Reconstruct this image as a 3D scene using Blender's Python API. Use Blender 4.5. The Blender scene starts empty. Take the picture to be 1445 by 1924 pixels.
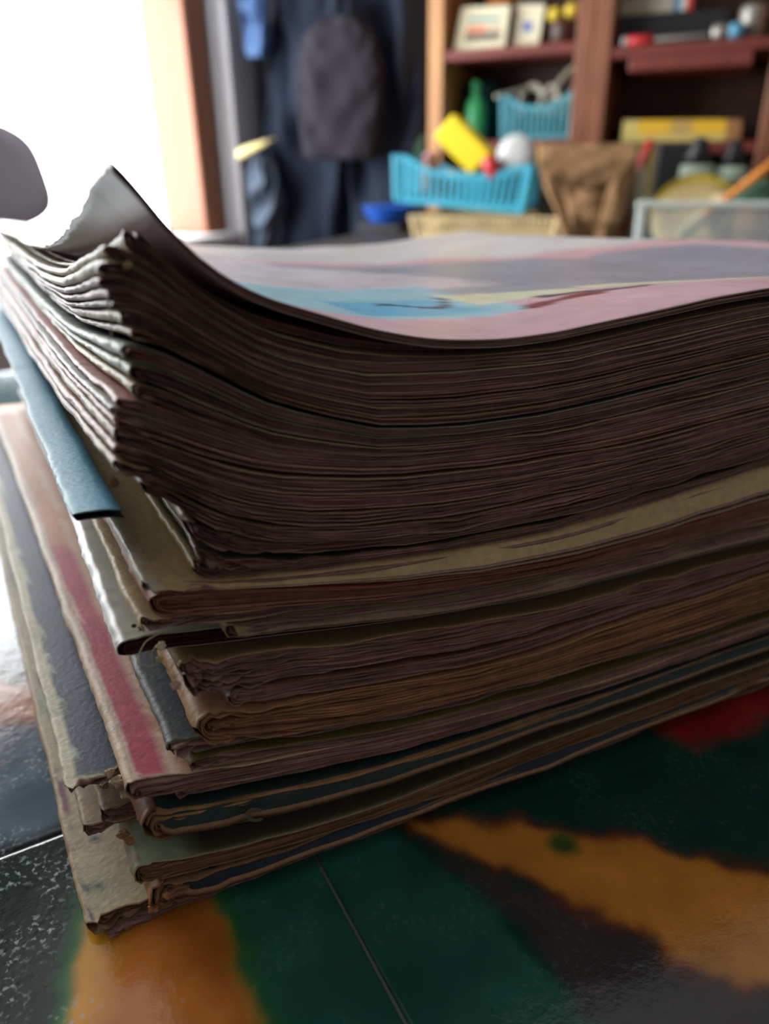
import bpy, math, random
import numpy as np
from mathutils import Vector

C = bpy.context.scene.collection
R = math.radians
random.seed(7)

# ------------------------------------------------------------------ camera
TZ = 0.75            # table top height
CZ = 0.92            # camera height
PITCH, ROLL, FPX = R(25), R(-1), 1390.0
fwd = np.array([0, math.cos(PITCH), -math.sin(PITCH)])
up0 = np.array([0, math.sin(PITCH), math.cos(PITCH)])
rt0 = np.array([1.0, 0, 0])
RT = rt0 * math.cos(ROLL) + up0 * math.sin(ROLL)
UP = -rt0 * math.sin(ROLL) + up0 * math.cos(ROLL)
cam_data = bpy.data.cameras.new('camera')
cam = bpy.data.objects.new('camera', cam_data)
C.objects.link(cam)
from mathutils import Matrix
m = Matrix(((RT[0], UP[0], -fwd[0], 0), (RT[1], UP[1], -fwd[1], 0), (RT[2], UP[2], -fwd[2], CZ), (0, 0, 0, 1)))
cam.matrix_world = m
cam_data.sensor_fit = 'VERTICAL'
cam_data.sensor_height = 36.0
cam_data.lens = 36.0 * FPX / 1924.0
cam_data.clip_start = 0.01
cam_data.dof.use_dof = True
cam_data.dof.focus_distance = 0.185
cam_data.dof.aperture_fstop = 8.5
bpy.context.scene.camera = cam

# ------------------------------------------------------------------ light
sc = bpy.context.scene
sc.view_settings.view_transform = 'Standard'
sc.view_settings.look = 'None'
sc.view_settings.exposure = 0.0
sc.view_settings.gamma = 1.0
sc.view_settings.use_curve_mapping = False
world = bpy.data.worlds.new('overcast_sky')
sc.world = world
world.use_nodes = True
wb = world.node_tree.nodes['Background']
wb.inputs[0].default_value = (0.93, 0.97, 1.0, 1)
wb.inputs[1].default_value = 13.5

# room axes: E1 along the back wall to the right, E2 towards the back wall
TH = R(24)
E1 = np.array([math.cos(TH), -math.sin(TH)])
E2 = np.array([math.sin(TH), math.cos(TH)])
LW, BW, RW, FW = -1.85, 2.8, 2.2, -1.6       # wall planes in room coordinates
CEIL = 2.6
WIN = (0.35, 2.47, 0.70, 2.12)                # window: from, to along E2, bottom, top


def room(a, b, z):
    p = E1 * a + E2 * b
    return (p[0], p[1], z)


def area(name, loc, size, power, direction, color=(1, 1, 1), portal=False):
    d = bpy.data.lights.new(name, 'AREA')
    d.shape = 'RECTANGLE'
    d.size, d.size_y = size
    d.energy = power
    d.color = color
    d.cycles.is_portal = portal
    o = bpy.data.objects.new(name, d)
    C.objects.link(o)
    o.location = loc
    o.rotation_euler = Vector(direction).to_track_quat('-Z', 'Y').to_euler()
    return o


area('window_portal', room(LW - 0.06, (WIN[0] + WIN[1]) / 2, (WIN[2] + WIN[3]) / 2), (WIN[1] - WIN[0], WIN[3] - WIN[2]), 1,
     (E1[0], E1[1], 0), portal=True)


# ------------------------------------------------------------------ helpers
def at(x, y, D):
    """point where the sight line of a pixel meets the plane D metres along E2, as room coordinates (a, z)"""
    d = fwd + RT * (x - 722.5) / FPX - UP * (y - 962) / FPX
    t = D / (d[0] * E2[0] + d[1] * E2[1])
    P = d * t
    return float(P[0] * E1[0] + P[1] * E1[1]), float(P[2] + CZ)


def hashn(i):
    i = np.asarray(i, dtype=np.int64)
    i = (i ^ 61) ^ (i >> 16)
    i = (i * 9) & 0xffffffff
    i = i ^ (i >> 4)
    i = (i * 0x27d4eb2d) & 0xffffffff
    i = i ^ (i >> 15)
    return (i & 0xffff) / 65535.0


def n1(x, seed=0):
    x = np.asarray(x, float)
    f = np.floor(x)
    t = x - f
    t = t * t * (3 - 2 * t)
    i = f.astype(np.int64) + seed * 7919 + 100000
    return (hashn(i) * (1 - t) + hashn(i + 1) * t) * 2 - 1


def n2(x, y, seed=0):
    x = np.asarray(x, float); y = np.asarray(y, float)
    x, y = np.broadcast_arrays(x, y)
    fx, fy = np.floor(x), np.floor(y)
    tx, ty = x - fx, y - fy
    tx = tx * tx * (3 - 2 * tx); ty = ty * ty * (3 - 2 * ty)
    ix = fx.astype(np.int64) + 5000; iy = fy.astype(np.int64) + 5000
    h = lambda a, b: hashn(a * 73856 + b * 19349 + seed * 83492 + 17)
    return ((h(ix, iy) * (1 - tx) + h(ix + 1, iy) * tx) * (1 - ty) + (h(ix, iy + 1) * (1 - tx) + h(ix + 1, iy + 1) * tx) * ty) * 2 - 1


def f2(x, y, seed=0):
    return n2(x, y, seed) * .55 + n2(x * 2.1, y * 2.1, seed + 1) * .3 + n2(x * 4.3, y * 4.3, seed + 2) * .15


def lin(c):
    """sRGB 0-255 to linear"""
    return tuple((v / 255 / 12.92) if v / 255 <= .04045 else ((v / 255 + .055) / 1.055) ** 2.4 for v in c)


class MB:
    def __init__(s):
        s.v, s.f, s.c = [], [], []

    def add(s, verts, faces, col=None):
        o = len(s.v)
        s.v.extend([tuple(p) for p in verts])
        s.f.extend([tuple(i + o for i in f) for f in faces])
        if col is not None:
            if len(np.shape(col)) == 1:
                col = [tuple(col)] * len(verts)
            s.c.extend([tuple(x) for x in col])

    def grid(s, P, C_=None, flip=False, closed=False):
        n, k = P.shape[:2]
        o = len(s.v)
        s.v.extend(map(tuple, P.reshape(-1, 3).tolist()))
        if C_ is not None:
            s.c.extend(map(tuple, C_.reshape(-1, C_.shape[-1]).tolist()))
        for i in range(n if closed else n - 1):
            for j in range(k - 1):
                a, b = o + i * k + j, o + ((i + 1) % n) * k + j
                s.f.append((a, a + 1, b + 1, b) if flip else (a, b, b + 1, a + 1))
        return o

    def build(s, name, mat, parent=None, smooth=True, loc=None):
        me = bpy.data.meshes.new(name)
        me.from_pydata(s.v, [], s.f)
        if s.c:
            at_ = me.color_attributes.new('Col', 'FLOAT_COLOR', 'POINT')
            buf = np.ones((len(s.v), 4), dtype=np.float32)
            cc_ = np.array(s.c, dtype=np.float32); buf[:, :cc_.shape[1]] = cc_
            at_.data.foreach_set('color', buf.ravel())
        me.materials.append(mat)
        if smooth:
            me.polygons.foreach_set('use_smooth', [True] * len(me.polygons))
        me.update()
        o = bpy.data.objects.new(name, me)
        C.objects.link(o)
        if parent is not None:
            o.parent = parent
            bpy.context.view_layer.update() if False else None
        return o


def tag(o, label=None, cat=None, group=None, kind=None):
    if label: o['label'] = label
    if cat: o['category'] = cat
    if group: o['group'] = group
    if kind: o['kind'] = kind
    return o


def empty(name, label, cat, group=None, loc=(0, 0, 0)):
    o = bpy.data.objects.new(name, None)
    C.objects.link(o)
    o.empty_display_size = .02
    return tag(o, label, cat, group)


# oriented box given by centre, half axes
def obox(mb, c, ax, ay, az, col=None, bev=0.0):
    c = np.array(c, float); ax = np.array(ax, float); ay = np.array(ay, float); az = np.array(az, float)
    if bev <= 0:
        vs = [c + sx * ax + sy * ay + sz * az for sx in (-1, 1) for sy in (-1, 1) for sz in (-1, 1)]
        mb.add(vs, [(0, 1, 3, 2), (4, 6, 7, 5), (0, 4, 5, 1), (2, 3, 7, 6), (0, 2, 6, 4), (1, 5, 7, 3)], col)
        return
    lx, ly, lz = np.linalg.norm(ax), np.linalg.norm(ay), np.linalg.norm(az)
    b = min(bev, lx * .8, ly * .8, lz * .8)
    ux, uy, uz = ax / lx, ay / ly, az / lz
    vs = []
    idx = {}
    for sx in (-1, 1):
        for sy in (-1, 1):
            for sz in (-1, 1):
                for k in range(3):
                    d = [lx - b, ly - b, lz - b]
                    d[k] += b
                    idx[(sx, sy, sz, k)] = len(vs)
                    vs.append(c + ux * sx * d[0] + uy * sy * d[1] + uz * sz * d[2])
    fs = []
    for k in range(3):
        o1, o2 = [q for q in range(3) if q != k]
        for s in (-1, 1):
            q = []
            for (p, r) in ((-1, -1), (1, -1), (1, 1), (-1, 1)):
                t = [0, 0, 0]; t[k] = s; t[o1] = p; t[o2] = r
                q.append(idx[(t[0], t[1], t[2], k)])
            fs.append(tuple(q))
    for k in range(3):          # edges parallel to axis k
        o1, o2 = [q for q in range(3) if q != k]
        for s1 in (-1, 1):
            for s2 in (-1, 1):
                t = [0, 0, 0]; t[o1] = s1; t[o2] = s2
                a = list(t); a[k] = -1; b_ = list(t); b_[k] = 1
                fs.append((idx[(*a, o1)], idx[(*b_, o1)], idx[(*b_, o2)], idx[(*a, o2)]))
    for sx in (-1, 1):
        for sy in (-1, 1):
            for sz in (-1, 1):
                fs.append(tuple(idx[(sx, sy, sz, k)] for k in range(3)))
    mb.add(vs, fs, col)


def rbox(mb, a0, a1, b0, b1, z0, z1, col=None, bev=0.0):
    """box in room coordinates"""
    e1 = np.array([*E1, 0]); e2 = np.array([*E2, 0]); e3 = np.array([0, 0, 1.0])
    c = e1 * (a0 + a1) / 2 + e2 * (b0 + b1) / 2 + e3 * (z0 + z1) / 2
    obox(mb, c, e1 * (a1 - a0) / 2, e2 * (b1 - b0) / 2, e3 * (z1 - z0) / 2, col, bev)


def lathe(mb, c, prof, seg=28, axis=(0, 0, 1), col=None, squash=1.0):
    axis = Vector(axis).normalized()
    q = Vector((0, 0, 1)).rotation_difference(axis)
    vs = []
    for r, h in prof:
        for k in range(seg):
            t = 2 * math.pi * k / seg
            p = q @ Vector((r * math.cos(t), r * math.sin(t) * squash, h))
            vs.append((p.x + c[0], p.y + c[1], p.z + c[2]))
    fs = []
    n = len(prof)
    for i in range(n - 1):
        for k in range(seg):
            fs.append((i * seg + k, i * seg + (k + 1) % seg, (i + 1) * seg + (k + 1) % seg, (i + 1) * seg + k))
    fs.append(tuple(range(seg))[::-1])
    fs.append(tuple((n - 1) * seg + k for k in range(seg)))
    mb.add(vs, fs, col)


def tube(mb, pts, rad, seg=8, col=None):
    pts = [Vector(p) for p in pts]
    rads = rad if isinstance(rad, (list, tuple)) else [rad] * len(pts)
    vs = []
    prev = None
    for i, p in enumerate(pts):
        t = (pts[min(i + 1, len(pts) - 1)] - pts[max(i - 1, 0)]).normalized()
        if prev is None:
            n = t.orthogonal().normalized()
        else:
            n = (prev - t * prev.dot(t)).normalized()
        prev = n
        b = t.cross(n)
        for k in range(seg):
            a = 2 * math.pi * k / seg
            q = p + (n * math.cos(a) + b * math.sin(a)) * rads[i]
            vs.append(q[:])
    fs = []
    for i in range(len(pts) - 1):
        for k in range(seg):
            fs.append((i * seg + k, i * seg + (k + 1) % seg, (i + 1) * seg + (k + 1) % seg, (i + 1) * seg + k))
    fs.append(tuple(range(seg))[::-1])
    fs.append(tuple((len(pts) - 1) * seg + k for k in range(seg)))
    mb.add(vs, fs, col)


def smooth_curve(pts, n=40):
    pts = [Vector(p) for p in pts]
    out = []
    P = [pts[0]] + pts + [pts[-1]]
    per = max(2, n // (len(pts) - 1))
    for i in range(1, len(P) - 2):
        for k in range(per):
            t = k / per
            a, b, c, d = P[i - 1], P[i], P[i + 1], P[i + 2]
            out.append(.5 * ((2 * b) + (c - a) * t + (2 * a - 5 * b + 4 * c - d) * t * t + (3 * b - a - 3 * c + d) * t ** 3))
    out.append(pts[-1])
    return out


# ------------------------------------------------------------------ materials
def nt(name):
    m = bpy.data.materials.new(name)
    m.use_nodes = True
    return m, m.node_tree.nodes, m.node_tree.links, m.node_tree.nodes['Principled BSDF']


def mat_plain(name, srgb, rough=.6, spec=.5, noise=.12, nscale=30, bump=.0, bscale=200, metal=0.0, trans=0.0, alpha=1.0):
    m, N, L, P = nt(name)
    c = lin(srgb)
    tc = N.new('ShaderNodeTexCoord')
    ns = N.new('ShaderNodeTexNoise'); ns.inputs['Scale'].default_value = nscale; ns.inputs['Detail'].default_value = 4
    L.new(tc.outputs['Object'], ns.inputs['Vector'])
    mx = N.new('ShaderNodeMix'); mx.data_type = 'RGBA'
    mx.inputs['A'].default_value = (*[v * (1 - noise) for v in c], 1)
    mx.inputs['B'].default_value = (*[min(1, v * (1 + noise)) for v in c], 1)
    L.new(ns.outputs['Fac'], mx.inputs['Factor'])
    L.new(mx.outputs['Result'], P.inputs['Base Color'])
    P.inputs['Roughness'].default_value = rough
    P.inputs['Specular IOR Level'].default_value = spec
    P.inputs['Metallic'].default_value = metal
    P.inputs['Transmission Weight'].default_value = trans
    if bump:
        b2 = N.new('ShaderNodeTexNoise'); b2.inputs['Scale'].default_value = bscale; b2.inputs['Detail'].default_value = 5
        L.new(tc.outputs['Object'], b2.inputs['Vector'])
        bm = N.new('ShaderNodeBump'); bm.inputs['Strength'].default_value = bump; bm.inputs['Distance'].default_value = .002
        L.new(b2.outputs['Fac'], bm.inputs['Height']); L.new(bm.outputs['Normal'], P.inputs['Normal'])
    return m


def mat_wood(name, c1, c2, scale=6, rough=.5, direction=2):
    m, N, L, P = nt(name)
    tc = N.new('ShaderNodeTexCoord')
    mp = N.new('ShaderNodeMapping')
    s = [14, 14, 14]; s[direction] = 1.2
    mp.inputs['Scale'].default_value = s
    L.new(tc.outputs['Object'], mp.inputs['Vector'])
    ns = N.new('ShaderNodeTexNoise'); ns.inputs['Scale'].default_value = scale; ns.inputs['Detail'].default_value = 6; ns.inputs['Distortion'].default_value = .8
    L.new(mp.outputs['Vector'], ns.inputs['Vector'])
    cr = N.new('ShaderNodeValToRGB')
    cr.color_ramp.elements[0].color = (*lin(c1), 1); cr.color_ramp.elements[0].position = .3
    cr.color_ramp.elements[1].color = (*lin(c2), 1); cr.color_ramp.elements[1].position = .7
    L.new(ns.outputs['Fac'], cr.inputs['Fac']); L.new(cr.outputs['Color'], P.inputs['Base Color'])
    P.inputs['Roughness'].default_value = rough
    bm = N.new('ShaderNodeBump'); bm.inputs['Strength'].default_value = .15; bm.inputs['Distance'].default_value = .002
    L.new(ns.outputs['Fac'], bm.inputs['Height']); L.new(bm.outputs['Normal'], P.inputs['Normal'])
    return m


def mat_attr(name, rough=.6, spec=.4, var=.25, nscale=400, bump=.3, bscale=900, coat=0.0, stretch=None, trans=0.0):
    """colour from the print on the piece (attribute Col) with fine fibre noise"""
    m, N, L, P = nt(name)
    at_ = N.new('ShaderNodeAttribute'); at_.attribute_name = 'Col'
    tc = N.new('ShaderNodeTexCoord')
    mp = N.new('ShaderNodeMapping')
    if stretch: mp.inputs['Scale'].default_value = stretch
    L.new(tc.outputs['Object'], mp.inputs['Vector'])
    ns = N.new('ShaderNodeTexNoise'); ns.inputs['Scale'].default_value = nscale; ns.inputs['Detail'].default_value = 5
    L.new(mp.outputs['Vector'], ns.inputs['Vector'])
    mr = N.new('ShaderNodeMapRange'); mr.inputs['From Min'].default_value = .3; mr.inputs['From Max'].default_value = .7
    mr.inputs['To Min'].default_value = 1 - var; mr.inputs['To Max'].default_value = 1 + var * .6
    L.new(ns.outputs['Fac'], mr.inputs['Value'])
    vm = N.new('ShaderNodeVectorMath'); vm.operation = 'SCALE'
    L.new(at_.outputs['Color'], vm.inputs[0]); L.new(mr.outputs['Result'], vm.inputs['Scale'])
    L.new(vm.outputs['Vector'], P.inputs['Base Color'])
    P.inputs['Roughness'].default_value = rough
    P.inputs['Specular IOR Level'].default_value = spec
    P.inputs['Coat Weight'].default_value = coat
    P.inputs['Coat Roughness'].default_value = .25
    if bump:
        b2 = N.new('ShaderNodeTexNoise'); b2.inputs['Scale'].default_value = bscale; b2.inputs['Detail'].default_value = 6
        L.new(tc.outputs['Object'], b2.inputs['Vector'])
        bm = N.new('ShaderNodeBump'); bm.inputs['Strength'].default_value = bump; bm.inputs['Distance'].default_value = .0004
        L.new(b2.outputs['Fac'], bm.inputs['Height']); L.new(bm.outputs['Normal'], P.inputs['Normal'])
    return m


M = {}
M['cover'] = mat_attr('printed_cover_paper', rough=.52, spec=.3, var=.16, nscale=500, bump=.35, bscale=700)
M['glosscover'] = mat_attr('glossy_cover_paper', rough=.33, spec=.55, var=.10, nscale=160, bump=.2, bscale=120)
M['page'] = mat_attr('aged_newsprint', rough=.95, spec=.08, var=.2, nscale=250, bump=.3, bscale=1200)
M['print'] = mat_attr('flat_print', rough=.6, var=.05, nscale=60, bump=0)
M['wall'] = mat_plain('grey_plaster', (205, 202, 204), .9, .2, .08, 6, .3, 80)
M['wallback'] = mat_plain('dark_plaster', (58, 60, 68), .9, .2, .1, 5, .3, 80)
M['wallwhite'] = mat_plain('pale_wall_paint', (176, 170, 166), .9, .2, .05, 6)
M['ceil'] = mat_plain('ceiling_paint', (205, 202, 200), .9, .2, .05, 6)
M['floor'] = mat_plain('brown_floor_tile', (110, 88, 72), .5, .4, .2, 8)
M['orange'] = mat_wood('orange_pine', (132, 78, 48), (150, 92, 60), 4, .45)
M['tanwood'] = mat_wood('tan_wood', (170, 118, 72), (205, 150, 98), 4, .5)
M['brownwood'] = mat_wood('reddish_brown_wood', (110, 66, 44), (150, 92, 62), 4, .5)
M['darkwood'] = mat_wood('dark_brown_wood', (56, 36, 28), (84, 54, 40), 4, .5, 0)
M['redwood'] = mat_wood('dark_red_wood', (100, 42, 34), (125, 54, 42), 4, .5, 0)
M['whitepaint'] = mat_plain('white_paint', (215, 215, 218), .5, .4, .04, 10)

# ------------------------------------------------------------------ room shell
def structure(name, mb, mat, smooth=False):
    return tag(mb.build(name, mat, None, smooth), kind='structure')

mb = MB(); rbox(mb, LW - .3, RW + .2, FW - .2, BW + .2, -.05, 0); structure('floor', mb, M['floor'])
mb = MB(); rbox(mb, LW - .3, RW + .2, FW - .2, BW + .2, CEIL, CEIL + .05); structure('ceiling', mb, M['ceil'])
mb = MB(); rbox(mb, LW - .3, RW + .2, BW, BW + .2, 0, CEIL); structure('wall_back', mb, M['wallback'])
mb = MB(); rbox(mb, RW, RW + .2, FW, BW, 0, CEIL); structure('wall_right', mb, M['wallwhite'])
mb = MB(); rbox(mb, LW - .3, RW + .2, FW - .2, FW, 0, CEIL); structure('wall_front', mb, M['wallwhite'])
mb = MB()
W0, W1, Z0, Z1 = WIN
rbox(mb, LW - .2, LW, FW, W0, 0, CEIL)
rbox(mb, LW - .2, LW, W1 + .1, BW, 0, CEIL)
rbox(mb, LW - .2, LW, W0, W1 + .1, 0, Z0 - .03)
rbox(mb, LW - .2, LW, W0, W1 + .1, Z1 + .05, CEIL)
structure('wall_left', mb, M['wall'])
# window: orange pine jambs, head, white sill, slim glazing bars high up
win = bpy.data.objects.new('window_1', None); C.objects.link(win); tag(win, kind='structure')
for (b0, b1) in ((W1, W1 + .12), (W0 - .1, W0)):
    mb = MB(); rbox(mb, LW - .16, LW + .035, b0, b1, Z0, Z1 + .06, bev=.006); mb.build('window_jamb', M['orange'], win, False)
mb = MB(); rbox(mb, LW - .16, LW + .035, W0 + .001, W1 - .001, Z1, Z1 + .06, bev=.006); mb.build('window_head', M['orange'], win, False)
mb = MB(); rbox(mb, LW - .2, LW + .09, W0 - .1, W1 + .14, Z0 - .035, Z0 - .001, bev=.006); mb.build('window_sill', M['whitepaint'], win, False)
for z in (1.50, 1.62, 1.86):
    mb = MB(); rbox(mb, LW - .08, LW - .05, W0 + .001, W1 - .001, z, z + .018, bev=.004); mb.build('glazing_bar', M['darkwood'], win, False)
PX = at(438, 200, 2.62)[0]
mb = MB(); rbox(mb, LW + .0005, PX, 2.62, BW - .0005, 0, CEIL, None, .004); structure('added_pilaster', mb, M['wall'])  # corner pilaster added so its front face catches the window light
# pale strips of trim by the corner
mb = MB(); rbox(mb, LW + .04, LW + .065, 2.595, 2.619, .2, 2.3, bev=.004); structure('trim_1', mb, M['whitepaint'])

# ------------------------------------------------------------------ table with painted glazed tiles
TA = np.array([math.sin(R(62)), math.cos(R(62))]); TB = np.array([-TA[1], TA[0]])
A0, B0, TS = .0493, .179, .20


def inv(px, py, z=TZ):
    d = fwd + RT * (px - 722.5) / FPX - UP * (py - 962) / FPX
    P = d * ((CZ - z) / -d[2])
    return P[0], P[1]


def poly_world(pts):
    return np.array([inv(*p) for p in pts])


def sdist(px, py, poly):
    """signed distance to polygon, negative inside"""
    n = len(poly)
    d2 = np.full(px.shape, 1e9); inside = np.zeros(px.shape, bool)
    for i in range(n):
        ax, ay = poly[i]; bx, by = poly[(i + 1) % n]
        ex, ey = bx - ax, by - ay
        t = np.clip(((px - ax) * ex + (py - ay) * ey) / (ex * ex + ey * ey + 1e-12), 0, 1)
        d2 = np.minimum(d2, (px - ax - t * ex) ** 2 + (py - ay - t * ey) ** 2)
        with np.errstate(divide='ignore', invalid='ignore'):
            c = ((ay > py) != (by > py)) & (px < (bx - ax) * (py - ay) / (by - ay + 1e-12) + ax)
        inside ^= c
    d = np.sqrt(d2)
    return np.where(inside, -d, d)


# painted glaze shapes and one painted reflection on the table top (metres on the table)
G_orange1 = poly_world([(150, 2300), (140, 1924), (148, 1820), (165, 1740), (195, 1660), (330, 1600), (395, 1690), (430, 1790), (470, 1870), (500, 1940), (640, 2300)])
G_teal = poly_world([(330, 1600), (395, 1690), (430, 1790), (470, 1870), (500, 1940), (640, 2300), (1330, 2300), (1150, 1930), (1080, 1870), (1000, 1790), (930, 1700), (850, 1640), (770, 1580), (700, 1500), (500, 1560)])
G_orange2 = poly_world([(690, 1480), (805, 1545), (863, 1545), (920, 1555), (1000, 1548), (1087, 1573), (1253, 1588), (1340, 1624), (1445, 1653), (1700, 1660), (1700, 1900), (1445, 1848), (1340, 1834), (1253, 1798), (1202, 1747), (1123, 1711), (1022, 1667), (870, 1617), (790, 1575), (680, 1510)])
G_dark = poly_world([(680, 1510), (790, 1573), (870, 1617), (1022, 1667), (1123, 1711), (1202, 1747), (1253, 1798), (1340, 1834), (1445, 1848), (1700, 1900), (2000, 2500), (1330, 2300), (1150, 1930), (1080, 1870), (1000, 1790), (930, 1700), (850, 1640), (770, 1580)])
G_red = poly_world([(1150, 1340), (1200, 1352), (1240, 1372), (1304, 1398), (1376, 1376), (1445, 1345), (1560, 1300), (1560, 1150), (1300, 1200)])
G_black = poly_world([(-400, 2300), (150, 2300), (140, 1924), (148, 1820), (165, 1740), (185, 1650), (170, 1450), (120, 1330), (-200, 1380)])
G_reflection = poly_world([(-300, 1600), (60, 1560), (125, 1520), (118, 1400), (105, 1345), (-300, 1370)])  # bluish reflection on the dark tile, put into the colour
G_pink = poly_world([(-200, 1300), (60, 1280), (115, 1300), (110, 1345), (-200, 1400)])


def paint(x, y):
    w = .0022
    dx = f2(x * 90, y * 90, 3) * .004
    col = np.zeros(x.shape + (3,)) + np.array(lin((26, 66, 58)))
    base2 = np.array(lin((30, 92, 78)))
    nz = (f2(x * 40, y * 40, 11) * .5 + .5)[..., None]

    def lay(poly, c, w=.0022, j=1.0, off=0.0):
        nonlocal col
        d = sdist(x, y, poly) + dx * j + off
        a = np.clip(.5 - d / (2 * w), 0, 1)[..., None]
        a = a * a * (3 - 2 * a)
        col = col * (1 - a) + c * a
        return d
    lay(G_teal, np.array(lin((40, 98, 84))) * (.75 + .5 * nz), .0025)
    lay(G_dark, np.array(lin((66, 62, 62))) * (.8 + .4 * nz), .003, 1.2)
    lay(G_black, np.array(lin((26, 40, 38))) * (.5 + 1.0 * nz), .004, 1.5)
    lay(G_reflection, np.array(lin((92, 108, 120))) * (.3 + 1.2 * nz), .006, 2.0)  # mottled blue-grey reflection painted over the black glaze
    # green fringe round the first orange area
    lay(G_orange1, np.array(lin((52, 120, 60))), .004, 1.2, -.0035)
    d = lay(G_orange1, np.array(lin((216, 140, 50))), .0028, 1.0)
    # yellow on its left side, browner on its right
    t = np.clip((x + .0835) / .022, 0, 1)[..., None]
    inn = np.clip(-d / .002, 0, 1)[..., None]
    tgt = np.array(lin((242, 194, 60))) * (1 - t) + np.array(lin((176, 100, 44))) * t
    col = col * (1 - inn * .75) + tgt * inn * .75
    lay(G_orange2, np.array(lin((120, 60, 40))), .004, 1.3, -.001)
    lay(G_orange2, np.array(lin((216, 144, 58))) * (.92 + .16 * nz), .0022, 1.0, .001)
    lay(G_red, np.array(lin((150, 40, 36))), .004)
    gx, gy = inv(1058, 1588)
    r = np.hypot(x - gx, y - gy) + dx * .6
    a = np.clip(.5 - (r - .0038) / .003, 0, 1)[..., None]
    col = col * (1 - a) + np.array(lin((70, 96, 44))) * a
    lay(G_pink, np.array(lin((170, 120, 96))), .005, 2)
    # pale patch further left on the table
    far = np.clip(((x * TB[0] + y * TB[1]) - .40) / .03 + dx * 60, 0, 1)[..., None]
    col = col * (1 - far) + np.array(lin((60, 110, 110))) * far
    dens = np.clip(.5 - (sdist(x, y, G_black) + dx) / .008, 0, 1) * (1 - far[..., 0]) * .9 + .08
    return np.concatenate([col, dens[..., None]], -1)


def mat_glaze():
    m, N, L, P = nt('painted_glaze')
    at_ = N.new('ShaderNodeAttribute'); at_.attribute_name = 'Col'
    tc = N.new('ShaderNodeTexCoord')
    # fine dark and light specks fired into the glaze
    v = N.new('ShaderNodeTexNoise'); v.inputs['Scale'].default_value = 620; v.inputs['Detail'].default_value = 3
    L.new(tc.outputs['Object'], v.inputs['Vector'])
    n = N.new('ShaderNodeTexNoise'); n.inputs['Scale'].default_value = 60; n.inputs['Detail'].default_value = 5
    L.new(tc.outputs['Object'], n.inputs['Vector'])
    r1 = N.new('ShaderNodeMapRange'); r1.inputs['From Min'].default_value = .54; r1.inputs['From Max'].default_value = .66
    L.new(v.outputs['Fac'], r1.inputs['Value'])
    r2 = N.new('ShaderNodeMapRange'); r2.inputs['From Min'].default_value = .47; r2.inputs['From Max'].default_value = .60
    L.new(n.outputs['Fac'], r2.inputs['Value'])
    mul = N.new('ShaderNodeMath'); mul.operation = 'MULTIPLY'
    L.new(r1.outputs['Result'], mul.inputs[0]); L.new(r2.outputs['Result'], mul.inputs[1])
    mul2 = N.new('ShaderNodeMath'); mul2.operation = 'MULTIPLY'; L.new(at_.outputs['Alpha'], mul2.inputs[1])
    L.new(mul.outputs[0], mul2.inputs[0])
    mx = N.new('ShaderNodeMix'); mx.data_type = 'RGBA'
    mx.inputs['B'].default_value = (*lin((168, 178, 178)), 1)
    L.new(mul2.outputs[0], mx.inputs['Factor'])
    mr = N.new('ShaderNodeMapRange'); mr.inputs['From Min'].default_value = .3; mr.inputs['From Max'].default_value = .7
    mr.inputs['To Min'].default_value = .8; mr.inputs['To Max'].default_value = 1.15
    L.new(n.outputs['Fac'], mr.inputs['Value'])
    vm = N.new('ShaderNodeVectorMath'); vm.operation = 'SCALE'
    L.new(at_.outputs['Color'], vm.inputs[0]); L.new(mr.outputs['Result'], vm.inputs['Scale'])
    L.new(vm.outputs['Vector'], mx.inputs['A'])
    L.new(mx.outputs['Result'], P.inputs['Base Color'])
    P.inputs['Roughness'].default_value = .09
    P.inputs['Specular IOR Level'].default_value = .6
    # orange-peel glaze: broad ripple and pin holes
    b1 = N.new('ShaderNodeTexNoise'); b1.inputs['Scale'].default_value = 110; b1.inputs['Detail'].default_value = 6
    b1.inputs['Roughness'].default_value = .65
    L.new(tc.outputs['Object'], b1.inputs['Vector'])
    b3 = N.new('ShaderNodeTexVoronoi'); b3.inputs['Scale'].default_value = 260
    L.new(tc.outputs['Object'], b3.inputs['Vector'])
    r3 = N.new('ShaderNodeMapRange'); r3.inputs['From Max'].default_value = .25
    L.new(b3.outputs['Distance'], r3.inputs['Value'])
    ad = N.new('ShaderNodeMath'); ad.operation = 'MULTIPLY_ADD'; ad.inputs[1].default_value = .12
    L.new(r3.outputs['Result'], ad.inputs[0]); L.new(b1.outputs['Fac'], ad.inputs[2])
    bm = N.new('ShaderNodeBump'); bm.inputs['Strength'].default_value = .14; bm.inputs['Distance'].default_value = .0012
    L.new(ad.outputs[0], bm.inputs['Height']); L.new(bm.outputs['Normal'], P.inputs['Normal'])
    return m


M['glaze'] = mat_glaze()
M['grout'] = mat_plain('tile_joint', (120, 122, 116), .5, .5, .2, 100, .4, 600)
M['iron'] = mat_plain('dark_iron', (40, 40, 42), .5, .5, .2, 40, 0, 100, .8)
table = empty('tiled_table', 'table topped with glazed tiles painted teal, orange and black, under the magazines', 'table')
na = (-4, 3); nb = (-2, 3)
ta = lambda a, b, z: (TA[0] * a + TB[0] * b, TA[1] * a + TB[1] * b, z)


def tbox(mb, a0, a1, b0, b1, z0, z1, bev=0.0):
    c = ta((a0 + a1) / 2, (b0 + b1) / 2, (z0 + z1) / 2)
    obox(mb, c, np.array([*TA, 0]) * (a1 - a0) / 2, np.array([*TB, 0]) * (b1 - b0) / 2, (0, 0, (z1 - z0) / 2), None, bev)


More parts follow.
